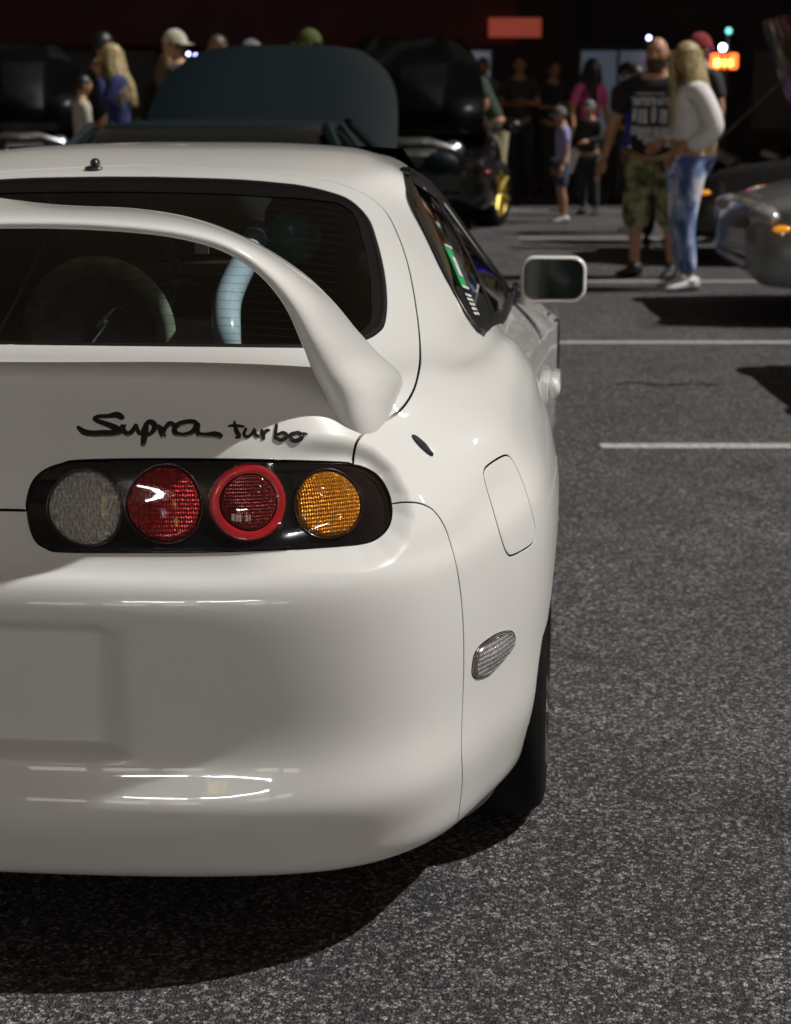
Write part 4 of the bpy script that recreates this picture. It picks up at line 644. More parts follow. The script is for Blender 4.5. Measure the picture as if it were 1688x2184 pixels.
# ---------------------------------------------------------------- ground, painted bays
def asphalt():
    m = bpy.data.materials.new('asphalt'); m.use_nodes = True; nt = m.node_tree; L = nt.links.new; b = nt.nodes['Principled BSDF']
    tc = nt.nodes.new('ShaderNodeTexCoord')
    def vor(scale, seedvec=None, feature='F1'):
        v = nt.nodes.new('ShaderNodeTexVoronoi'); v.inputs['Scale'].default_value = scale; v.feature = feature; L(tc.outputs['Object'], v.inputs['Vector']); return v
    def noise(scale, det=4, rough=.6):
        v = nt.nodes.new('ShaderNodeTexNoise'); v.inputs['Scale'].default_value = scale; v.inputs['Detail'].default_value = det; v.inputs['Roughness'].default_value = rough; L(tc.outputs['Object'], v.inputs['Vector']); return v
    def ramp(src, els):
        r = nt.nodes.new('ShaderNodeValToRGB'); r.color_ramp.elements[0].position, r.color_ramp.elements[0].color = els[0][0], (*els[0][1], 1); r.color_ramp.elements[1].position, r.color_ramp.elements[1].color = els[-1][0], (*els[-1][1], 1)
        for p, c in els[1:-1]: e = r.color_ramp.elements.new(p); e.color = (*c, 1)
        L(src, r.inputs[0]); return r
    def mix(fac, a, bb, mode='MIX'):
        x = nt.nodes.new('ShaderNodeMix'); x.data_type = 'RGBA'; x.blend_type = mode
        if isinstance(fac, float): x.inputs[0].default_value = fac
        else: L(fac, x.inputs[0])
        L(a, x.inputs[6]); L(bb, x.inputs[7]); return x.outputs[2]
    v1 = vor(165); v2 = vor(105); v3 = vor(260)
    sep = nt.nodes.new('ShaderNodeSeparateColor'); L(v1.outputs['Color'], sep.inputs[0])
    st = ramp(sep.outputs[0], [(0, (.022, .022, .023)), (.60, (.055, .053, .054)), (.80, (.15, .145, .145)), (.92, (.40, .385, .38)), (1, (.60, .56, .53))])
    sep2 = nt.nodes.new('ShaderNodeSeparateColor'); L(v2.outputs['Color'], sep2.inputs[0])
    st2 = ramp(sep2.outputs[1], [(0, (.035, .035, .036)), (.70, (.085, .08, .082)), (.90, (.27, .25, .255)), (1, (.50, .47, .47))])
    n1 = noise(60, 6, .7); c = mix(n1.outputs['Fac'], st.outputs[0], st2.outputs[0])
    # gaps between the stones stay dark
    gp = ramp(v1.outputs['Distance'], [(.0, (1, 1, 1)), (.45, (1, 1, 1)), (.8, (.35, .35, .35))]); c = mix(1.0, c, gp.outputs[0], 'MULTIPLY')
    n2 = noise(.7, 5, .6); p = ramp(n2.outputs['Fac'], [(.3, (.84, .85, .87)), (.7, (1.27, 1.28, 1.29))]); c = mix(1.0, c, p.outputs[0], 'MULTIPLY')
    n3 = noise(4, 6, .65); p3 = ramp(n3.outputs['Fac'], [(.35, (.85, .85, .86)), (.65, (1.12, 1.1, 1.08))]); c = mix(1.0, c, p3.outputs[0], 'MULTIPLY')
    n5 = noise(1.7, 3, .5); p5 = ramp(n5.outputs['Fac'], [(.60, (1, 1, 1)), (.72, (.55, .55, .55))]); c = mix(1.0, c, p5.outputs[0], 'MULTIPLY')
    L(c, b.inputs['Base Color']); b.inputs['Roughness'].default_value = .75; b.inputs['Specular IOR Level'].default_value = .35
    ad = nt.nodes.new('ShaderNodeMath'); ad.operation = 'ADD'; L(v1.outputs['Distance'], ad.inputs[0]); L(v3.outputs['Distance'], ad.inputs[1])
    bp = nt.nodes.new('ShaderNodeBump'); bp.invert = True; bp.inputs['Strength'].default_value = .9; bp.inputs['Distance'].default_value = .004; L(ad.outputs[0], bp.inputs['Height']); L(bp.outputs[0], b.inputs['Normal'])
    return m
M['asphalt'] = asphalt()
mesh('ground', [(-120, -120, 0), (120, -120, 0), (120, 160, 0), (-120, 160, 0)], [(0, 1, 2, 3)], 'asphalt', smooth=False, kind='structure')
def line_mat():
    m = mat('road_paint', (.52, .52, .50), .6); nt = m.node_tree; L = nt.links.new; b = nt.nodes['Principled BSDF']; tc = nt.nodes.new('ShaderNodeTexCoord')
    n = nt.nodes.new('ShaderNodeTexNoise'); n.inputs['Scale'].default_value = 45; n.inputs['Detail'].default_value = 8; n.inputs['Roughness'].default_value = .75; L(tc.outputs['Object'], n.inputs[0])
    r = nt.nodes.new('ShaderNodeValToRGB'); r.color_ramp.elements[0].position = .38; r.color_ramp.elements[0].color = (.14, .14, .135, 1); r.color_ramp.elements[1].position = .52; r.color_ramp.elements[1].color = (.55, .55, .53, 1)
    L(n.outputs['Fac'], r.inputs[0]); L(r.outputs[0], b.inputs['Base Color']); return m
M['line'] = line_mat()
LR = np.array([math.cos(.10), math.sin(.10)]); LF = np.array([-math.sin(.10), math.cos(.10)])
def bay_line(x, y, length=5.2, w=.10):
    a = np.array([x, y]); n = 26; V = []; F = []
    for i in range(n+1):
        p = a+LR*length*i/n
        for s in (-1, 1): q = p+LF*(s*w/2+random.uniform(-.003, .003)); V.append((q[0], q[1], .004))
    for i in range(n): F.append((2*i, 2*i+2, 2*i+3, 2*i+1))
    o = mesh('bay_line', V, F, 'line', smooth=False, kind='structure'); return o
for x, y in ((1.04, 4.56), (.70, 7.50), (.55, 10.68), (.37, 14.46), (.1, 18.2)): bay_line(x, y)
def tar(name, pts, w, lab):                        # dark tar seams and an oil patch
    L = smooth_line(pts, n=8); V = []; F = []
    for i, p in enumerate(L):
        t = L[min(i+1, len(L)-1)]-L[max(i-1, 0)]; t /= np.linalg.norm(t); n_ = np.array([-t[1], t[0]]); ww = w*random.uniform(.35, 1.2)*(math.sin(math.pi*(i+.5)/len(L))**.4)
        for s in (-1, 1): q = p+n_*ww*s+rng.normal(0, w*.12, 2); V.append((q[0], q[1], .0035))
    for i in range(len(L)-1): F.append((2*i, 2*i+2, 2*i+3, 2*i+1))
    return mesh(name, V, F, 'tar', smooth=False, kind='structure')
M['tar'] = mat('tar', (.014, .014, .015), .6, noise=.4, nscale=30, bump=.3, bscale=80)
tar('tar_seam', [(1.12, 6.10), (1.22, 6.16), (1.34, 6.10), (1.5, 6.15), (1.62, 6.11)], .022, '')
# ---------------------------------------------------------------- the low building across the lot
def rbox(name, c, d, m, par=None, bev=0, rz=0, **k): b = MB(); b.box(c, d, rz, bev); return b.build(name, m, par, smooth=False, **k)
M['wall'] = mat('dark_wall', (.030, .026, .025), .8, noise=.3, nscale=2); M['fascia'] = mat('dark_red_fascia', (.10, .012, .008), .6, noise=.35, nscale=1.2)
M['redsign'] = mat('lit_red_sign', (.3, .05, .03), .5, emit=(.75, .13, .08), estr=.22, noise=.2)
M['shopglass'] = mat('dim_shop_window', (.02, .03, .04), .15, emit=(.20, .26, .34), estr=.16, noise=.3, nscale=2)
M['frame'] = mat('window_frame', (.06, .06, .06), .5)
bd = empty('shop_building', (0, 34, 0), .10, 'long low dark shop building with dark red fascia beyond the crowd', 'building')
rbox('wall', (0, 4, 2.4), (60, 8, 4.8), 'wall', bd)
rbox('fascia', (-15.2, -.30, 2.62), (29.6, .6, 1.1), 'fascia', bd, bev=.03)
rbox('fascia', (15.5, -.25, 2.7), (29, .5, 1.0), 'wall', bd, bev=.03, label='dark end of the fascia')
rbox('roof_edge', (0, -.1, 4.85), (60.4, 8.6, .14), 'frame', bd)
rbox('lit_sign', (-.45, -.68, 2.42), (1.0, .10, .36), 'redsign', bd, bev=.02, label='plain glowing red sign panel')
for x in (-19, -15.5, -12, -8.5, -5, -1.6, 1.6, 5, 8.5):
    w = rbox('shop_window', (x, -.03, 1.25), (1.5 if x > -2 else 2.2, .08, 1.5), 'shopglass' if x in (-1.6, 1.6) else 'frame', bd)
    for k in (-.5, 0, .5): rbox('mullion', (x+k*(1.5 if x > -2 else 2.2), -.09, 1.25), (.06, .05, 1.54), 'frame', w)
rbox('added_shade_canopy', (-2, -7.6, 3.75), (36, 14.6, .18), 'frame', bd)  # roof and its posts added out of view to put the crowd in shade
for x in (-18, -12, -8.2, 7.2, 13): MB().tube([(x, -14.4, 0), (x, -14.4, 3.66)], .07, 10).build('added_canopy_post', 'frame', bd)
# lamps, bulbs and signs seen as small bright dots
def glow(name, col, s): return mat(name, tuple(c*.3 for c in col), .5, emit=col, estr=s)
M['g_white'] = glow('white_glow', (.85, .9, 1), 14); M['g_blue'] = glow('blue_glow', (.45, .5, 1), 9); M['g_mag'] = glow('magenta_glow', (.8, .02, .9), 3); M['g_yel'] = glow('yellow_glow', (1, .75, .12), 5)
M['g_org'] = glow('orange_glow', (1, .16, .03), 2.6); M['g_grn'] = glow('teal_glow', (.2, .8, .7), 2)

sl = empty('string_lights', (-5.3, 27, 1.9), 0, 'string of small blue-white bulbs sagging above the dark raised bonnet', 'string lights')
sp_ = [(-.33, 0, .055), (-.20, 0, -.02), (-.06, 0, -.05), (.06, 0, -.075), (.16, 0, -.07), (.27, 0, -.04), (.38, 0, -.02), (.50, 0, -.05), (.95, 0, .02), (1.10, 0, .02)]
MB().tube([(x, y, z+.03) for x, y, z in sp_], .006, 5).build('cable', 'rubber', sl)
for p in sp_: MB().ball(p, .027, 8, 6).build('bulb', 'g_blue', sl)
sg = empty('neon_sign', (3.33, 30, 1.76), 0, 'small glowing orange and yellow sign at the far right above the parked cars', 'sign')
b = MB(); b.box((0, 0, 0), (.46, .12, .26), bev=.04); b.build('sign_box', 'g_org', sg); MB().box((-.02, -.07, -.03), (.30, .04, .11), bev=.02).build('sign_centre', 'g_yel', sg)
MB().box((.0, .05, -1.1), (.08, .08, 2.0)).build('post', 'frame', sg)
for nm, lab, col, x, y, z, r in (('spotlight', 'white spotlight above the orange sign', 'g_white', 3.26, 29.5, 1.98, .055), ('spotlight', 'purple neon light left of the white spotlight', 'g_mag', 3.02, 29.5, 1.98, .07), ('spotlight', 'faint teal light at the top right corner', 'g_grn', 3.35, 29.5, 2.25, .05),
        ('spotlight', 'small blue-white light left of the bald man', 'g_blue', 2.02, 29.5, 2.14, .035)):
    e = empty(nm, (x, y, 0), 0, lab, 'light'); MB().tube([(0, .05, 0), (0, .05, z)], .025, 6).build('stand', 'frame', e); MB().ball((0, 0, z), (r, .03, r*(1.6 if col == 'g_mag' else 1)), 12, 8).build('bulb', col, e)
# restaurant behind the photographer: it only shows as reflections in the paint
rs = empty('lit_restaurant', (2, -27, 0), 0, 'lit restaurant across the lot behind the photographer, seen as reflections in the white paint', 'building')
M['rwall'] = mat('restaurant_wall', (.22, .17, .13), .8, noise=.2); M['rwin'] = mat('restaurant_window', (.5, .5, .45), .3, emit=(1, .93, .78), estr=3.0); M['strip'] = mat('strip_light', (.8, .8, .8), .3, emit=(.93, .96, 1), estr=60)
rbox('wall', (0, -5, 2.2), (22, 10, 4.4), 'rwall', rs); rbox('roof_edge', (0, -4.6, 4.5), (23, 11, .3), 'frame', rs)
for x in (-8, -5, -2, 4, 7): rbox('window', (x, .03, 1.7), (2.2, .05, 1.5), 'rwin', rs)
for x, w in ((-3.5, 3.4), (.2, 2.2), (3.0, 3.0)): rbox('strip_light', (x, .55, 4.1+.05*x), (w, .12, .26), 'strip', rs)
ar = MB()
for k in (-1, 1): ar.tube([(k*.32+.30*math.cos(a), .5, 5.0+.85*math.sin(a)) for a in np.linspace(0, math.pi, 16)], .07, 8)
ar.build('arch_logo', 'g_yel', rs)
for i, (x, y) in enumerate(((11, -10.5), (-9, -9), (13, -15), (15, 5), (12.5, 15), (19, -5))):     # pole lamps of the lot
    lp = empty('lot_lamp', (x, y, 0), 0, ['tall lot lamp to the right of the white car', 'tall lot lamp far behind on the left', 'tall lot lamp far behind on the right', 'tall lot lamp off to the right beside the parked cars', 'tall lot lamp off to the right beyond the parked cars', 'farthest tall lot lamp off to the right'][i], 'street lamp', 'lamps standing round the lot')
    MB().tube([(0, 0, 0), (0, 0, 9)], [.11, .07], 12).build('pole', 'frame', lp); MB().box((-.35, 0, 9.02), (.8, .34, .12), bev=.03).build('lamp_head', 'frame', lp); MB().box((-.38, 0, 8.945), (.6, .26, .03)).build('lamp_lens', 'strip', lp)
# ---------------------------------------------------------------- other cars
def car_mats(tag, col, rough=.3): M[tag] = mat(tag, col, rough, coat=1, noise=.1); return tag
M['darkglass'] = mat('dark_car_glass', (.006, .007, .008), .06, coat=.5); M['gold'] = mat('gold_rim', (.55, .42, .10), .5, .8, noise=.2); M['engine'] = mat('engine_metal', (.45, .45, .46), .3, .9, noise=.5, nscale=14)
M['headlamp'] = mat('headlamp_glass', (.4, .4, .42), .1, .3, coat=1); M['amberl'] = mat('amber_lamp', (.7, .25, .01), .2, coat=1, emit=(1, .35, .02), estr=.5); M['redl'] = mat('red_lamp', (.35, .01, .01), .2, coat=1)
def make_car(label, loc, rz, paint, L=4.4, W=.88, H=1.33, hood=None, rimm='rim', group=None, engine=False, steer=0, lamps=True):
    root = empty('parked_car', (loc[0], loc[1], 0), rz, label, 'car', group); h = L/2
    t = np.array([-1, -.985, -.94, -.8, -.5, -.2, .1, .38, .55, .75, .90, .97, 1])*h
    w = np.array([.62, .84, .94, .985, 1, 1, 1, .99, .985, .97, .92, .82, .60])*W
    zb = np.array([.74, .84, .90, .93, .93, .92, .91, .90, .86, .80, .73, .66, .56]); zl = np.array([.36, .28, .24, .20, .18, .18, .18, .18, .18, .20, .22, .24, .32])
    G = np.array([[(w[i]*a, t[i], z) for a, z in ((.92, zl[i]), (1, zl[i]+.10), (1.0, .48), (.985, zb[i]-.20), (.94, zb[i]-.07), (.84, zb[i]-.01), (.5, zb[i]+.012), (0, zb[i]+.02))] for i in range(13)])
    S = Surf(G, sym=False); nu, nv = 29, 61
    U, V = np.meshgrid(np.linspace(0, 7, nu), np.linspace(0, 12, nv)); P = S.raw(U.ravel(), V.ravel()).reshape(nv, nu, 3)
    full = np.concatenate([P, (P*[-1, 1, 1])[:, -2::-1]], 1); b = MB(); b.grid(full); n = full.shape[1]; b.F.append(tuple(range(n))); b.F.append(tuple((nv-1)*n+i for i in range(n))[::-1])
    def drop(f):
        c = np.mean([b.V[i] for i in f], 0)
        if len(f) > 4: return False
        if any((c[1]-yw)**2+(c[2]-.33)**2 < .35**2 for yw in (-1.28, 1.32)) and abs(c[0]) > W*.8: return True
        return hood and c[1] > .42*h and c[1] < .93*h and abs(c[0]) < W*.80 and c[2] > .6
    b.F = [f for f in b.F if not drop(f)]; b.build('body', paint, root, angle=60)
    MB().box((0, 0, .22), (W*1.7, L*.86, .06)).build('underbody', 'inner', root)
    rings = []
    for f in np.linspace(0, 1, 7):
        g = f**1.15; ww = W*(.83*(1-g)+.60*g); yb = -.72*h*(1-g)-.42*h*g; yf = .46*h*(1-g)+.06*h*g; z = .89+(H-.89)*f-(.02 if f == 1 else 0); rings.append([(ww*math.copysign(abs(math.cos(a))**.35, math.cos(a)), (yb+yf)/2+(yf-yb)/2*math.copysign(abs(math.sin(a))**.35, math.sin(a)), z) for a in np.linspace(0, 2*math.pi, 44, endpoint=False)])
    cb = MB(); cb.grid(np.array(rings), True).build('cabin_glass', 'darkglass', root)
    top = [rings[-1]]+[[(x*s, yy*s+(1-s)*(-.18*h), z+dz) for x, yy, z in rings[-1]] for s, dz in ((.97, .014), (.85, .022), (.45, .028), (.02, .03))]
    MB().grid(np.array(top), True).build('roof', paint, root)
    for sx in (-1, 1):
        for (y0, z0, x0), (y1, z1, x1) in ((( .455*h, .90, .82), (.065*h, H-.01, .595)), ((-.71*h, .90, .82), (-.41*h, H-.01, .595)), ((-.16*h, .90, .835), (-.18*h, H-.01, .60))): MB().tube([(sx*W*x0, y0, z0), (sx*W*x1, y1, z1)], .028, 6).build('pillar', paint, root)
        mb = MB(); mb.ball((sx*(W+.09), .33*h, .97), (.10, .05, .065)); mb.tube([(sx*W*.88, .34*h, .92), (sx*(W+.04), .33*h, .95)], .02, 6); mb.build('wing_mirror', paint, root)
        hl = MB(); hl.ball((sx*W*.66, .955*h, .63), (.19, .10, .07)); hl.build('headlamp', 'headlamp' if lamps else 'darkglass', root)
        al = MB(); al.ball((sx*W*.86, .925*h, .57), (.04, .06, .022)); al.build('turn_lamp', 'amberl' if lamps else 'redl', root)
        MB().ball((sx*W*.70, -.965*h, .74), (.20, .07, .07)).build('tail_lamp', 'redl', root)
        for yw in (-1.28, 1.32):
            x1, x0 = (W*.995, W-.22)
            o = wheel(x0, x1, yw, .325, .325, root, rimm, steer=steer*(yw > 0)) if sx > 0 else wheel(-x1-.03*bool(steer), -x0, yw, .325, .325, root, rimm, side=-1, steer=steer*(yw > 0))
    MB().box((0, .975*h, .36), (W*1.2, .06, .16), bev=.03).build('grille', 'inner', root)
    if hood is not None:
        ang = hood; hy, hz = .43*h, .90; G = []
        for i in range(12):
            q = i/11*.50*h; cur = W*.80*(1-.34*(i/11)**5)
            G.append([(cur*c, hy+q*math.cos(ang)-math.sin(ang)*(.05*(1-c**4)-.06*(i/11)**2), hz+q*math.sin(ang)+math.cos(ang)*(.05*(1-c**4)-.06*(i/11)**2)) for c in np.sin(np.linspace(-math.pi/2, math.pi/2, 17))])
        G = np.array(G); k = MB(); k.grid(G); G2 = G.copy(); G2[..., 1] += math.sin(ang)*.03; G2[..., 2] -= math.cos(ang)*.03; k.grid(G2[:, ::-1])
        k.build('bonnet', paint, root, angle=50); MB().tube([(W*.6, .88*h, .72), (W*.45, hy+.30*h*math.cos(ang), hz+.30*h*math.sin(ang)-.04)], .008, 5).build('bonnet_stay', 'engine', root)
        MB().box((0, .68*h, .55), (W*1.5, .48*h, .04)).build('engine_bay', 'inner', root)
        e = MB(); e.box((-.05, .66*h, .68), (.42, .46, .16), bev=.04); e.tube([(-.45, .80*h, .76), (-.2, .84*h, .84), (.15, .82*h, .84), (.45, .72*h, .76)], .045, 10); e.tube([(.10, .58*h, .78), (.32, .62*h, .82), (.5, .60*h, .74)], .04, 8); e.ball((-.42, .58*h, .74), (.11, .11, .1)); e.build('engine', 'engine', root, kind='stuff')
    return root
M['teal_paint'] = mat('teal_wrap', (.0004, .007, .010), .6, spec=.25, noise=.15); car_mats('black_paint', (.006, .007, .007), .25); car_mats('grey_paint', (.20, .21, .21), .3); car_mats('dark_grey_paint', (.02, .021, .022), .3)
make_car('dark teal coupe with its bonnet raised, parked right beyond the white car', (-.83, 6.9), .035, 'teal_paint', L=4.5, W=.93, H=1.215, hood=math.radians(41))
make_car('black car with gold wheels and raised bonnet facing the camera', (-.80, 17.2), math.pi+.03, 'black_paint', L=4.4, W=.90, H=1.30, hood=math.radians(60), rimm='gold', steer=math.radians(-17), lamps=False)
make_car('black car with raised bonnet behind the people at the far left', (-5.6, 18.6), math.pi+.3, 'black_paint', hood=math.radians(58), lamps=False)
RZ = math.pi/2+.10
def nose(x, y, L=4.4): return (x+L/2*math.cos(.10), y+L/2*math.sin(.10))
make_car('light grey car nosed in at the right edge beside the woman in ripped jeans', nose(1.88, 9.10), RZ, 'grey_paint', group='cars parked nose in along the right side')
make_car('dark car with raised bonnet and bright engine behind the woman in the white top', nose(1.66, 12.75), RZ, 'dark_grey_paint', hood=math.radians(70), group='cars parked nose in along the right side')
make_car('dark car nosed in nearest the camera, off the right edge', nose(2.32, 6.05), RZ, 'black_paint', group='cars parked nose in along the right side')
# ---------------------------------------------------------------- people
def skin(J, E, sub=2):
    names = list(J); me = bpy.data.meshes.new('tmp'); me.from_pydata([J[n][0] for n in names], [(names.index(a), names.index(b)) for a, b in E], []) if False else me_from(me, J, E, names)
    o = bpy.data.objects.new('tmp', me); COL.objects.link(o); sk = o.modifiers.new('s', 'SKIN'); sk.use_smooth_shade = True; ss = o.modifiers.new('u', 'SUBSURF'); ss.levels = sub; ss.render_levels = sub
    for i, n in enumerate(names): r = J[n][1]; me.skin_vertices[0].data[i].radius = r if isinstance(r, tuple) else (r, r)
    me.skin_vertices[0].data[0].use_root = True
    dg = bpy.context.evaluated_depsgraph_get(); ev = o.evaluated_get(dg); m2 = ev.to_mesh(); V = [v.co[:] for v in m2.vertices]; F = [tuple(p.vertices) for p in m2.polygons]; ev.to_mesh_clear()
    bpy.data.objects.remove(o); bpy.data.meshes.remove(me); return V, F
def me_from(me, J, E, names):
    me.from_pydata([tuple(J[n][0]) for n in names], [(names.index(a), names.index(b)) for a, b in E], [])
    if not me.skin_vertices:
        bm = bmesh.new(); bm.from_mesh(me); bm.verts.layers.skin.verify(); bm.to_mesh(me); bm.free()
    return me
def cloth_mat(name, col, noise=.35, nscale=9): M[name] = mat(name, col, .85, noise=noise, nscale=nscale, bump=.25, bscale=45, sheen=.1); return name
cloth_mat('c_black', (.012, .012, .013)); cloth_mat('c_dark', (.030, .032, .034)); cloth_mat('c_white', (.80, .79, .77), .12); cloth_mat('c_cream', (.52, .50, .40), .12); cloth_mat('c_navy', (.016, .022, .13), .4); cloth_mat('c_lav', (.34, .32, .62), .15)
cloth_mat('c_shorts', (.055, .075, .13)); cloth_mat('c_pink', (.70, .10, .32), .15); cloth_mat('c_khaki', (.40, .36, .22), .15); cloth_mat('c_blue', (.035, .025, .62), .3); cloth_mat('c_grey', (.16, .17, .18)); cloth_mat('c_red', (.30, .015, .02)); cloth_mat('c_olive', (.22, .20, .08)); cloth_mat('c_green', (.03, .05, .04))
def patch_mat(name, c1, c2, scale, thr=.55, w=.05, c3=None, stretch=(1, 1, 1)):
    m = mat(name, c1, .85, bump=.2, bscale=40); nt = m.node_tree; L = nt.links.new; b = nt.nodes['Principled BSDF']; tc = nt.nodes.new('ShaderNodeTexCoord'); mp = nt.nodes.new('ShaderNodeMapping'); mp.inputs['Scale'].default_value = stretch
    n = nt.nodes.new('ShaderNodeTexNoise'); n.inputs['Scale'].default_value = scale; n.inputs['Detail'].default_value = 3; L(tc.outputs['Object'], mp.inputs[0]); L(mp.outputs[0], n.inputs['Vector'])
    r = nt.nodes.new('ShaderNodeValToRGB'); e = r.color_ramp.elements; e[0].position = thr-w; e[0].color = (*c1, 1); e[1].position = thr+w; e[1].color = (*c2, 1)
    if c3: x = e.new(max(thr-w-.16, .02)); x.color = (*c3, 1)
    L(n.outputs['Fac'], r.inputs[0]); L(r.outputs[0], b.inputs['Base Color']); M[name] = m
patch_mat('c_camo', (.16, .17, .06), (.33, .31, .18), 9, .52, .03, c3=(.02, .025, .015)); patch_mat('c_jeans', (.36, .50, .80), (.85, .82, .88), 7, .56, .03, c3=(.07, .12, .32), stretch=(1.3, 1.3, .8))
M['skin'] = mat('skin', (.50, .27, .16), .5, noise=.12, nscale=12); M['skin_dark'] = mat('skin_tan', (.34, .17, .09), .5, noise=.12, nscale=12)
M['h_blond'] = mat('blond_hair', (.42, .33, .16), .5, noise=.5, nscale=26); M['h_brown'] = mat('brown_hair', (.06, .04, .02), .5, noise=.5, nscale=40); M['h_black'] = mat('black_hair', (.010, .009, .008), .45, noise=.4, nscale=40); M['h_olive'] = mat('dark_blond_hair', (.15, .11, .04), .5, noise=.5, nscale=30)
M['eye'] = mat('eye_dark', (.02, .015, .01), .3); M['lip'] = mat('lips', (.35, .12, .09), .5); M['shoe_w'] = mat('white_shoe', (.66, .65, .66), .6, noise=.08); M['shoe_b'] = mat('black_shoe', (.02, .02, .02), .6); M['sole'] = mat('shoe_sole', (.55, .53, .48), .7, noise=.1)
M['yellow_cap'] = mat('yellow_green_cloth', (.07, .09, .015), .8)
def person(label, loc, face, h=1.75, arms=None, legs=None, lean=(0, 0), top='c_black', bottom='c_dark', sleeve='short', legw='long', hair=('h_brown', 'short'), cap=None, shoes='shoe_b', bulk=1.0, headt=(0, 0), skinm='skin', beard=False, crop=False, group=None, extra=None, longtop=0, puff=1.0):
    s = h/1.75; root = empty('person', (loc[0], loc[1], 0), face, label, 'person', group); lx, ly = lean
    def sh(p): k = max(p[2]-.92, 0); return ((p[0]+lx*k)*s, (p[1]+ly*k)*s, (p[2]-(abs(lx)+abs(ly))**2*k*.28)*s)
    A = {'L': ((-.25, -.02, 1.14), (-.27, .06, .88)), 'R': ((.25, -.02, 1.14), (.27, .06, .88))}
    if arms: A.update(arms)
    Lg = {'L': ((-.10, .02, .50), (-.11, -.03, .09), (-.13, .12, .03)), 'R': ((.10, .02, .50), (.11, -.03, .09), (.13, .12, .03))}
    if legs: Lg.update(legs)
    B = bulk; sw = .185*(.5+.5*B)+.0
    J = {'pelvis': (sh((0, 0, .95)), (.135*B*s, .10*B*s)), 'waist': (sh((0, 0, 1.10)), (.125*B*s, .095*B*s)), 'chest': (sh((0, .0, 1.30)), (.155*B*s, .105*B*s)), 'coll': (sh((0, -.01, 1.44)), (.10*B*s, .075*s)), 'neck': (sh((0, 0, 1.52)), .052*s), 'skull': (sh((headt[0]*.3, .015+headt[1]*.3, 1.60)), .055*s)}
    E = [('pelvis', 'waist'), ('waist', 'chest'), ('chest', 'coll'), ('coll', 'neck'), ('neck', 'skull')]
    for k, sx in (('L', -1), ('R', 1)):
        J['s'+k] = (sh((sx*sw, 0, 1.42)), .058*B*s); J['e'+k] = (sh(A[k][0]), .042*s*(.6+.4*B)); J['w'+k] = (sh(A[k][1]), .028*s)
        J['h'+k] = ((sx*.095*s, 0, .90*s), .095*B*s); J['k'+k] = (tuple(c*s for c in Lg[k][0]), .060*s*(.7+.3*B)); J['c'+k] = (tuple((Lg[k][0][i]*.65+Lg[k][1][i]*.35-(.02 if i == 1 else 0))*s for i in range(3)), .058*s); J['a'+k] = (tuple(c*s for c in Lg[k][1]), .036*s)
        E += [('coll', 's'+k), ('s'+k, 'e'+k), ('e'+k, 'w'+k), ('pelvis', 'h'+k), ('h'+k, 'k'+k), ('k'+k, 'c'+k), ('c'+k, 'a'+k)]
    V, F = skin(J, E); b = MB(); b.add(V, F)
    hc = Vector(sh((headt[0], .03+headt[1], 1.645)))
    # head with jaw, nose, ears
    hv = []; n, m = 18, 14; hr = .105*s
    for i in range(m+1):
        a = math.pi*i/m
        for k in range(n):
            t = 2*math.pi*k/n; x = .078*s*math.sin(a)*math.cos(t); y = .098*s*math.sin(a)*math.sin(t); z = .118*s*math.cos(a)
            if z < 0: f = 1+z/(.118*s)*.28; x *= f; y = y*f+(.012*s*(-z/(.118*s)) if y > 0 else .02*s*(-z/(.118*s)))
            hv.append((x, y, z))
    HM = Matrix.Rotation(-headt[0]*1.2, 3, 'Y') @ Matrix.Rotation(-headt[1]*2.5, 3, 'X')
    tr = lambda p: tuple(hc+HM @ Vector(p))
    hf = [(i*n+k, (i+1)*n+k, (i+1)*n+(k+1) % n, i*n+(k+1) % n) for i in range(m) for k in range(n)]; b.add([tr(p) for p in hv], hf)
    nb = MB(); nb.tube([(0, .088*s, .018*s), (0, .108*s, -.018*s), (0, .098*s, -.030*s)], [.008*s, .015*s, .010*s], 8)
    for sx in (-1, 1): nb.ball((sx*.080*s, -.005*s, -.004*s), (.012*s, .020*s, .032*s), 8, 6)
    b.add([tr(p) for p in nb.V], nb.F)
    # hands with fingers
    for k, sx in (('L', -1), ('R', 1)):
        w_, e_ = Vector(J['w'+k][0]), Vector(J['e'+k][0]); d = (w_-e_).normalized(); side = Vector((0, 1, 0)); side = (side-d*side.dot(d)).normalized(); nn = d.cross(side); c = w_+d*.045*s
        b.tube([w_-d*.01, w_+d*.03*s, w_+d*.085*s], [.026*s, .038*s, .036*s], 8, flat=1, up=side)
        for q in range(4): o_ = side*((q-1.5)*.019*s); b.tube([w_+d*.075*s+o_, w_+d*(.115+.008*(q in (1, 2)))*s+o_+nn*.006*s*sx, w_+d*(.145+.012*(q in (1, 2))-.008*(q == 0))*s+o_+nn*.022*s*sx], [.010*s, .009*s, .007*s], 6)
        b.tube([w_+d*.03*s+side*.025*s, w_+d*.065*s+side*.052*s, w_+d*.10*s+side*.058*s], [.012*s, .011*s, .008*s], 6)
    body_ = b.build('body', skinm, root, angle=180)
    for nm, prts, mm in (('eye', [(-.030, .086, .012), (.030, .086, .012)], 'eye'),):
        for p in prts: q = MB(); q.ball((0, 0, 0), (.011*s, .009*s, .007*s), 8, 6); q.V = [tr(Vector(v)+Vector(p)*s) for v in q.V]; q.build(nm, mm, body_)
    q = MB(); q.ball((0, .088*s, -.052*s), (.022*s, .010*s, .007*s), 8, 6); q.V = [tr(v) for v in q.V]; q.build('mouth', 'lip', body_)
    q = MB()
    for sx in (-1, 1): q.tube([(sx*.015*s, .094*s, .030*s), (sx*.032*s, .091*s, .036*s), (sx*.046*s, .080*s, .030*s)], .0045*s, 5)
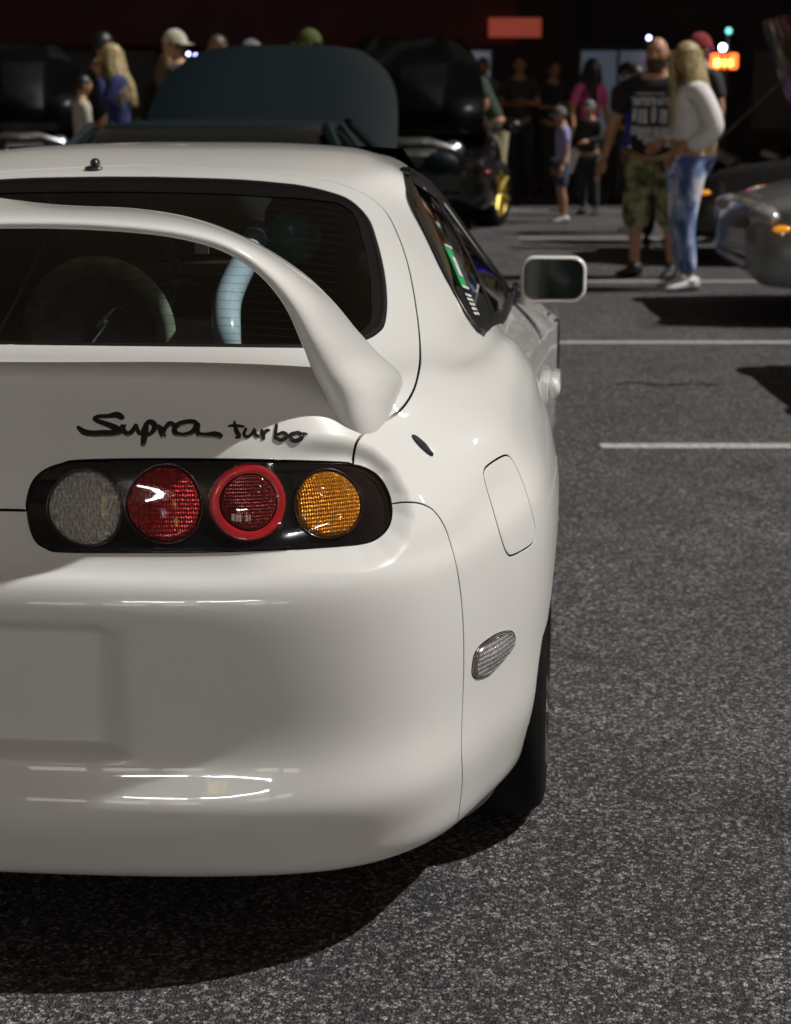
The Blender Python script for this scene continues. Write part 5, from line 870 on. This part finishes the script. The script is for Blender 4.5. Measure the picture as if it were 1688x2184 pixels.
    q.V = [tr(v) for v in q.V]; q.build('eyebrows', 'h_brown', body_, kind='stuff')
    # clothes
    g = 1.16
    T = {'pelvis': (sh((0, 0, (.93 if not crop else 1.07)-longtop)), (.150*B*s*g, .115*B*s*g)), 'waist': (J['waist'][0], (.128*B*s*g, .10*B*s*g)), 'chest': (J['chest'][0], (.152*B*s*g, .110*B*s*g)), 'coll': (sh((0, -.01, 1.43)), (.115*B*s, .08*s))}
    ET = [('pelvis', 'waist'), ('waist', 'chest'), ('chest', 'coll')]
    for k, sx in (('L', -1), ('R', 1)):
        e_ = Vector(J['e'+k][0]); s0 = Vector(J['s'+k][0]); w_ = Vector(J['w'+k][0]); T['s'+k] = (J['s'+k][0], .072*B*s); ET.append(('coll', 's'+k))
        if sleeve == 'short': T['m'+k] = (tuple(s0*.25+e_*.75), .070*B*s); ET.append(('s'+k, 'm'+k))
        else: T['m'+k] = (tuple(e_), .062*s*(.5+.5*B)*puff); T['f'+k] = (tuple(e_*.12+w_*.88), .045*s*puff); ET += [('s'+k, 'm'+k), ('m'+k, 'f'+k)]
    V, F = skin(T, ET); c = MB(); c.add(V, F); shirt = c.build('top', top, root, angle=180)
    Pn = {'pelvis': (tuple(c_*1.0 for c_ in J['pelvis'][0][:2])+(1.0*s,), (.135*B*s*1.06, .108*B*s*1.06))}; EP = []
    for k, sx in (('L', -1), ('R', 1)):
        kn, an = Vector(J['k'+k][0]), Vector(J['a'+k][0]); Pn['h'+k] = ((sx*.095*s, 0, .89*s), .106*B*s); EP.append(('pelvis', 'h'+k))
        if legw == 'shorts': Pn['k'+k] = (tuple(kn+Vector((0, 0, .02*s))), .095*s*(.6+.4*B)); EP.append(('h'+k, 'k'+k))
        elif legw == 'longshorts': Pn['k'+k] = (tuple(kn*.62+an*.38), .098*s*(.5+.5*B)); EP.append(('h'+k, 'k'+k))
        else: Pn['k'+k] = (tuple(kn), .082*s*(.6+.4*B)); Pn['a'+k] = (tuple(an*.95+kn*.05), .062*s); EP += [('h'+k, 'k'+k), ('k'+k, 'a'+k)]
    V, F = skin(Pn, EP); c = MB(); c.add(V, F); c.build('trousers' if legw == 'long' else 'shorts', bottom, root, angle=180)
    for k in 'LR':
        a_, t_ = Vector(J['a'+k][0]), Vector(Lg[k][2])*s; d = Vector((t_.x-a_.x, t_.y-a_.y, 0)).normalized(); p = d.cross(Vector((0, 0, 1))); f0 = a_-d*.05*s; f0.z = 0
        ring = []
        for q, wd, ht in ((-.03, .020, .05), (-.02, .034, .095), (.03, .038, .105), (.08, .040, .085), (.14, .045, .060), (.20, .043, .045), (.235, .030, .035), (.25, .01, .02)):
            cc = f0+d*q*s; ring.append([tuple(cc+p*(wd*s*math.cos(t)*1.05)+Vector((0, 0, (ht*s*.5)*(1+math.sin(t)*(1 if math.sin(t) > 0 else 1))+.006))) for t in np.linspace(0, 2*math.pi, 14, endpoint=False)])
        S_o = MB(); S_o.grid(np.array(ring), True); S_o.F.append(tuple(range(14))); S_o.tube([tuple(a_+Vector((0, 0, -.01))), (a_.x, a_.y, .07*s)], [.048*s, .05*s], 10); so_ = S_o.build('shoe', shoes, root, angle=180)
        z_ = MB(); sole = [[tuple(Vector((c_[0], c_[1], 0))) for c_ in r] for r in ring]; z_.grid(np.array([[(x, y, .001) for x, y, _ in r] for r in sole]+[[(x, y, .026*s) for x, y, _ in r] for r in sole[::-1]]), True); z_.build('sole', 'sole', so_, angle=60)
    # hair
    hm, style = hair[0], hair[1]
    if style != 'bald':
        q = MB(); G = []
        for i in range(9):
            a = math.pi*.60*i/8; row = []
            for k in range(20):
                t = 2*math.pi*k/20; front = max(0, math.sin(t)); aa = min(a, math.pi*(.60-.30*front)); row.append((.087*s*math.sin(aa)*math.cos(t), .108*s*math.sin(aa)*math.sin(t)-.006*s, .127*s*math.cos(aa)+.004*s))
            G.append(row)
        q.grid(np.array(G), True); q.V = [tr(v) for v in q.V]; hh = q.build('hair', hm, root, angle=180)
        if style == 'long':
            q = MB(); down = hair[2] if len(hair) > 2 else .42
            for k in range(34):
                t = math.pi*(.88+1.24*k/25)+random.uniform(-.05, .05); x0, y0 = .082*s*math.cos(t), .100*s*math.sin(t); sg_ = math.copysign(1, x0); L_ = down*random.uniform(.82, 1.08); wv = random.uniform(-.02, .02)
                pts = [(x0*.9, y0*.9, .06*s), (x0*1.12, y0*1.12, -.03*s), (x0*1.35+sg_*.01, y0*1.2-.02*s, -.14*s), (x0*1.6+wv, y0*1.45-.055*s, -.14*s-L_*.45*s), (x0*1.6+wv*2, y0*1.5-.075*s, -.14*s-L_*s)]
                q.tube(smooth_line([tuple(hc+Vector(p_)) for p_ in pts], n=3).tolist(), [.024*s*(1-.75*(j/12)**2) for j in range(13)], 6)
            q.build('hair_strands', hm, hh, kind='stuff')
    if beard:
        q = MB(); G = []
        for i in range(6):
            z = -.035-.085*i/5; G.append([(.083*s*math.cos(t)*(1-.45*(i/5)**1.5), .100*s*math.sin(t)*(1-.10*(i/5))+.010*s, z*s) for t in np.linspace(.05*math.pi, .95*math.pi, 16)])
        q.grid(np.array(G)); q.V = [tr(v) for v in q.V]; q.build('beard', 'h_brown', root, angle=180)
    if cap:
        cm, dirc = cap; q = MB(); G = []
        for i in range(8):
            a = math.pi*.47*i/7; G.append([(.096*s*math.sin(a)*math.cos(t), .116*s*math.sin(a)*math.sin(t), .135*s*math.cos(a)+.010*s+(.0)) for t in np.linspace(0, 2*math.pi, 24, endpoint=False)])
        q.grid(np.array(G), True)
        G = []
        for f in (0, .5, 1.0): G.append([(.088*s*math.cos(t)*(1-.10*f), dirc*(.105+.075*f)*s*math.sin(t), (.028-.018*f)*s) for t in np.linspace(.12*math.pi, .88*math.pi, 14)])
        G = np.array(G); q.grid(G); q.grid(G[:, ::-1]-[0, 0, .004]); q.V = [tr(v) for v in q.V]; q.build('cap', cm, root, angle=60)
    if extra: extra(root, s, J, tr)
    return root
PI = math.pi
# rotation: a person faces +Y at 0, the camera (-Y) at PI, left (-X) at PI/2, right (+X) at -PI/2
def print_shirt(root, s, J, tr):                   # pale lettering-like print on the man's black tee
    M['print'] = M.get('print') or mat('grey_white_print', (.45, .46, .47), .8, noise=.7, nscale=60)
    def block(x, z, w, h_, y=.228):
        b = MB(); b.box((x, y-.35*x*x*2.2, z), (w, .006, h_)); b.build('shirt_print', 'print', root.children[1] if False else [c for c in root.children if c.name.startswith('top')][0])
    for i, (x, w) in enumerate(((-.135, .03), (-.10, .022), (-.07, .03), (-.03, .026), (.005, .02), (.035, .03), (.075, .024), (.11, .03))):
        block(x, 1.275, w, .055); 
        if i % 2: block(x+.012, 1.30, .03, .012)
    block(0, 1.33, .22, .012)
    for x, z, w, hh in ((-.10, 1.17, .05, .10), (-.03, 1.18, .03, .11), (.05, 1.17, .06, .10), (.11, 1.18, .03, .09), (-.08, 1.06, .10, .07), (.03, 1.05, .10, .09), (.11, 1.07, .05, .06), (-.02, 1.0, .12, .05)): block(x, z, w, hh)
person('bald bearded man in black printed tee, camo shorts and dark high-top shoes', (1.47, 11.12), PI-.25, 1.71, bulk=1.32, arms={'R': ((.33, -.03, 1.13), (.37, .10, .86)), 'L': ((-.33, -.03, 1.13), (-.30, .10, .88))}, legs={'R': ((.13, .02, .50), (.14, -.02, .09), (.22, .14, .03)), 'L': ((-.13, .02, .5), (-.15, -.02, .09), (-.14, .14, .03))},
       bottom='c_camo', legw='longshorts', hair=('h_brown', 'bald'), beard=True, headt=(-.01, .02), extra=print_shirt, longtop=.10)
person('woman with long blond hair in cropped white sweater, ripped blue jeans and white sneakers', (1.66, 10.30), PI/2+.35, 1.66, top='c_white', bottom='c_jeans', sleeve='long', crop=True, hair=('h_blond', 'long', .60), shoes='shoe_w', bulk=1.12, puff=1.35,
       arms={'R': ((.23, -.04, 1.14), (.10, .17, 1.05)), 'L': ((-.24, -.12, 1.16), (-.10, .08, 1.00))}, legs={'L': ((-.09, .05, .49), (-.11, .0, .09), (-.14, .16, .03)), 'R': ((.09, .01, .5), (.10, -.05, .09), (.14, .1, .03))})
person('small boy in lavender tee, dark blue shorts and grey cap turned to the left', (.74, 16.5), PI/2+.2, 1.15, top='c_lav', bottom='c_shorts', legw='shorts', cap=('c_grey', 1), shoes='shoe_w', arms={'R': ((.23, -.03, 1.12), (.25, .05, .86)), 'L': ((-.23, -.03, 1.12), (-.25, .05, .86))}, headt=(0, .02))
person('person in vivid blue trousers and top standing behind the bald man', (1.44, 15.2), PI/2, 1.55, top='c_blue', bottom='c_blue', sleeve='short', hair=('h_black', 'short'), shoes='shoe_w', skinm='skin_dark')
person('dark-haired woman in a bright pink top beyond the boy', (1.02, 19.2), PI+.6, 1.66, top='c_pink', bottom='c_dark', sleeve='short', hair=('h_black', 'long', .34), bulk=.9)
person('person in black with pale grey jacket round the waist, right of the boy', (1.02, 17.6), PI-.4, 1.20, top='c_dark', bottom='c_dark', sleeve='long', hair=('h_black', 'short'), cap=('c_grey', 1), arms={'L': ((-.22, .10, 1.18), (-.05, .25, 1.15))},
       extra=lambda r, s, J, tr: MB().tube([(.10, .10, 1.02*s), (.18, .13, .88*s), (.20, .12, .66*s)], [.05, .085, .06], 8).build('pale_jacket', 'c_white', r))
person('man in khaki trousers and dark shirt bending over the black car', (-.02, 18.2), PI/2+.5, 1.78, lean=(0, .55), top='c_green', bottom='c_khaki', hair=('h_black', 'short'), shoes='shoe_b', bulk=1.12, arms={'R': ((.25, .12, 1.15), (.22, .32, 1.0)), 'L': ((-.25, .12, 1.15), (-.2, .32, 1.0))})
# left group beyond the teal car
def draped(root, s, J, tr):
    b = MB(); G = []
    for i in range(12):
        f = i/11; z = 1.15-.75*f; w = .09+.07*f; G.append([(-.14+.02*math.sin(5*f)+w*math.cos(t)*1.2, .02+.09*math.sin(t)*(1+.12*math.sin(3*t+4*f)), z*s) for t in np.linspace(0, 2*PI, 16, endpoint=False)])
    b.grid(np.array(G), True); b.F.append(tuple(range(16))); b.build('draped_jacket', 'c_cream', root, angle=180)
person('man in black tee with a cream jacket hanging at his side, far left', (-3.70, 15.2), -PI/2+.9, 1.86, top='c_black', bottom='c_dark', hair=('h_black', 'short'), arms={'L': ((-.24, -.02, 1.18), (-.20, .10, 1.02)), 'R': ((.25, -.02, 1.16), (.26, .06, .9))},
       extra=lambda r, s, J, tr: None)
person('person in a cream jacket left of the blond woman in navy', (-3.86, 15.0), -PI/2+.5, 1.46, top='c_cream', bottom='c_cream', sleeve='long', hair=('h_black', 'short'), bulk=.9, arms={'L': ((-.18, .02, 1.16), (-.16, .08, .92)), 'R': ((.18, .02, 1.16), (.16, .08, .92))})
person('blond woman in navy hoodie holding both hands to her mouth', (-3.40, 14.6), PI/2+.25, 1.74, top='c_navy', bottom='c_dark', sleeve='long', hair=('h_blond', 'long', .30), bulk=1.0, arms={'R': ((.22, .12, 1.20), (.05, .17, 1.50)), 'L': ((-.22, .12, 1.20), (-.05, .17, 1.50))}, headt=(0, .02))
person('dark blond woman standing in shade behind the navy hoodie', (-3.18, 15.8), PI, 1.70, top='c_black', bottom='c_dark', sleeve='long', hair=('h_olive', 'long', .4))
person('young man in backwards white cap and charcoal tee facing left', (-2.88, 14.9), PI/2, 1.86, top='c_dark', bottom='c_dark', cap=('c_cream', -1), hair=('h_brown', 'short'))
person('brown-haired man in white tee behind the white cap', (-2.62, 15.6), PI/2+.9, 1.84, top='c_white', bottom='c_dark', hair=('h_brown', 'short'), skinm='skin_dark')
person('man with pale grey cap behind the raised teal bonnet', (-2.42, 16.4), PI/2+.4, 1.80, top='c_dark', bottom='c_dark', cap=('c_grey', 1), hair=('h_brown', 'short'))
person('man in dark cap with yellow-green front above the teal bonnet', (-1.64, 15.2), PI/2+.2, 1.87, top='c_black', bottom='c_dark', cap=('yellow_cap', 1), hair=('h_black', 'short'))
# dark crowd in the middle distance
crowd = [(.15, 20.6, 1.72, 'c_dark', 'man in dark shirt with folded arms in the middle of the crowd', PI, 'h_black'), (.55, 21.2, 1.66, 'c_black', 'person in black hidden between the khaki trousers and the boy', PI+.5, 'h_brown'),
         (1.42, 19.5, 1.62, 'c_black', 'person in black reaching sideways behind the pink top', PI+.9, 'h_black'), (1.72, 18.6, 1.70, 'c_black', 'dark-shirted man left of the bald man\'s head', PI-.5, 'h_brown'), (-.35, 21.5, 1.70, 'c_grey', 'person in grey behind the black car\'s bonnet', PI, 'h_black')]
for x, y, h_, tp, lab, fc, hr in crowd: person(lab, (x, y), fc, h_, top=tp, bottom='c_dark', sleeve='long' if tp == 'c_grey' else 'short', hair=(hr, 'short'), skinm='skin_dark', arms={'L': ((-.24, .05, 1.16), (-.05, .22, 1.20)), 'R': ((.24, .05, 1.16), (.05, .22, 1.16))})
person('person in yellow-green top just behind the bald man\'s shoulder', (1.62, 13.6), PI+.3, 1.56, top='c_olive', bottom='c_dark', hair=('h_brown', 'short'))
person('person in red cap between the bald man and the blond woman', (1.98, 14.2), PI/2+.6, 1.80, top='c_dark', bottom='c_dark', cap=('c_red', 1), hair=('h_brown', 'short'))
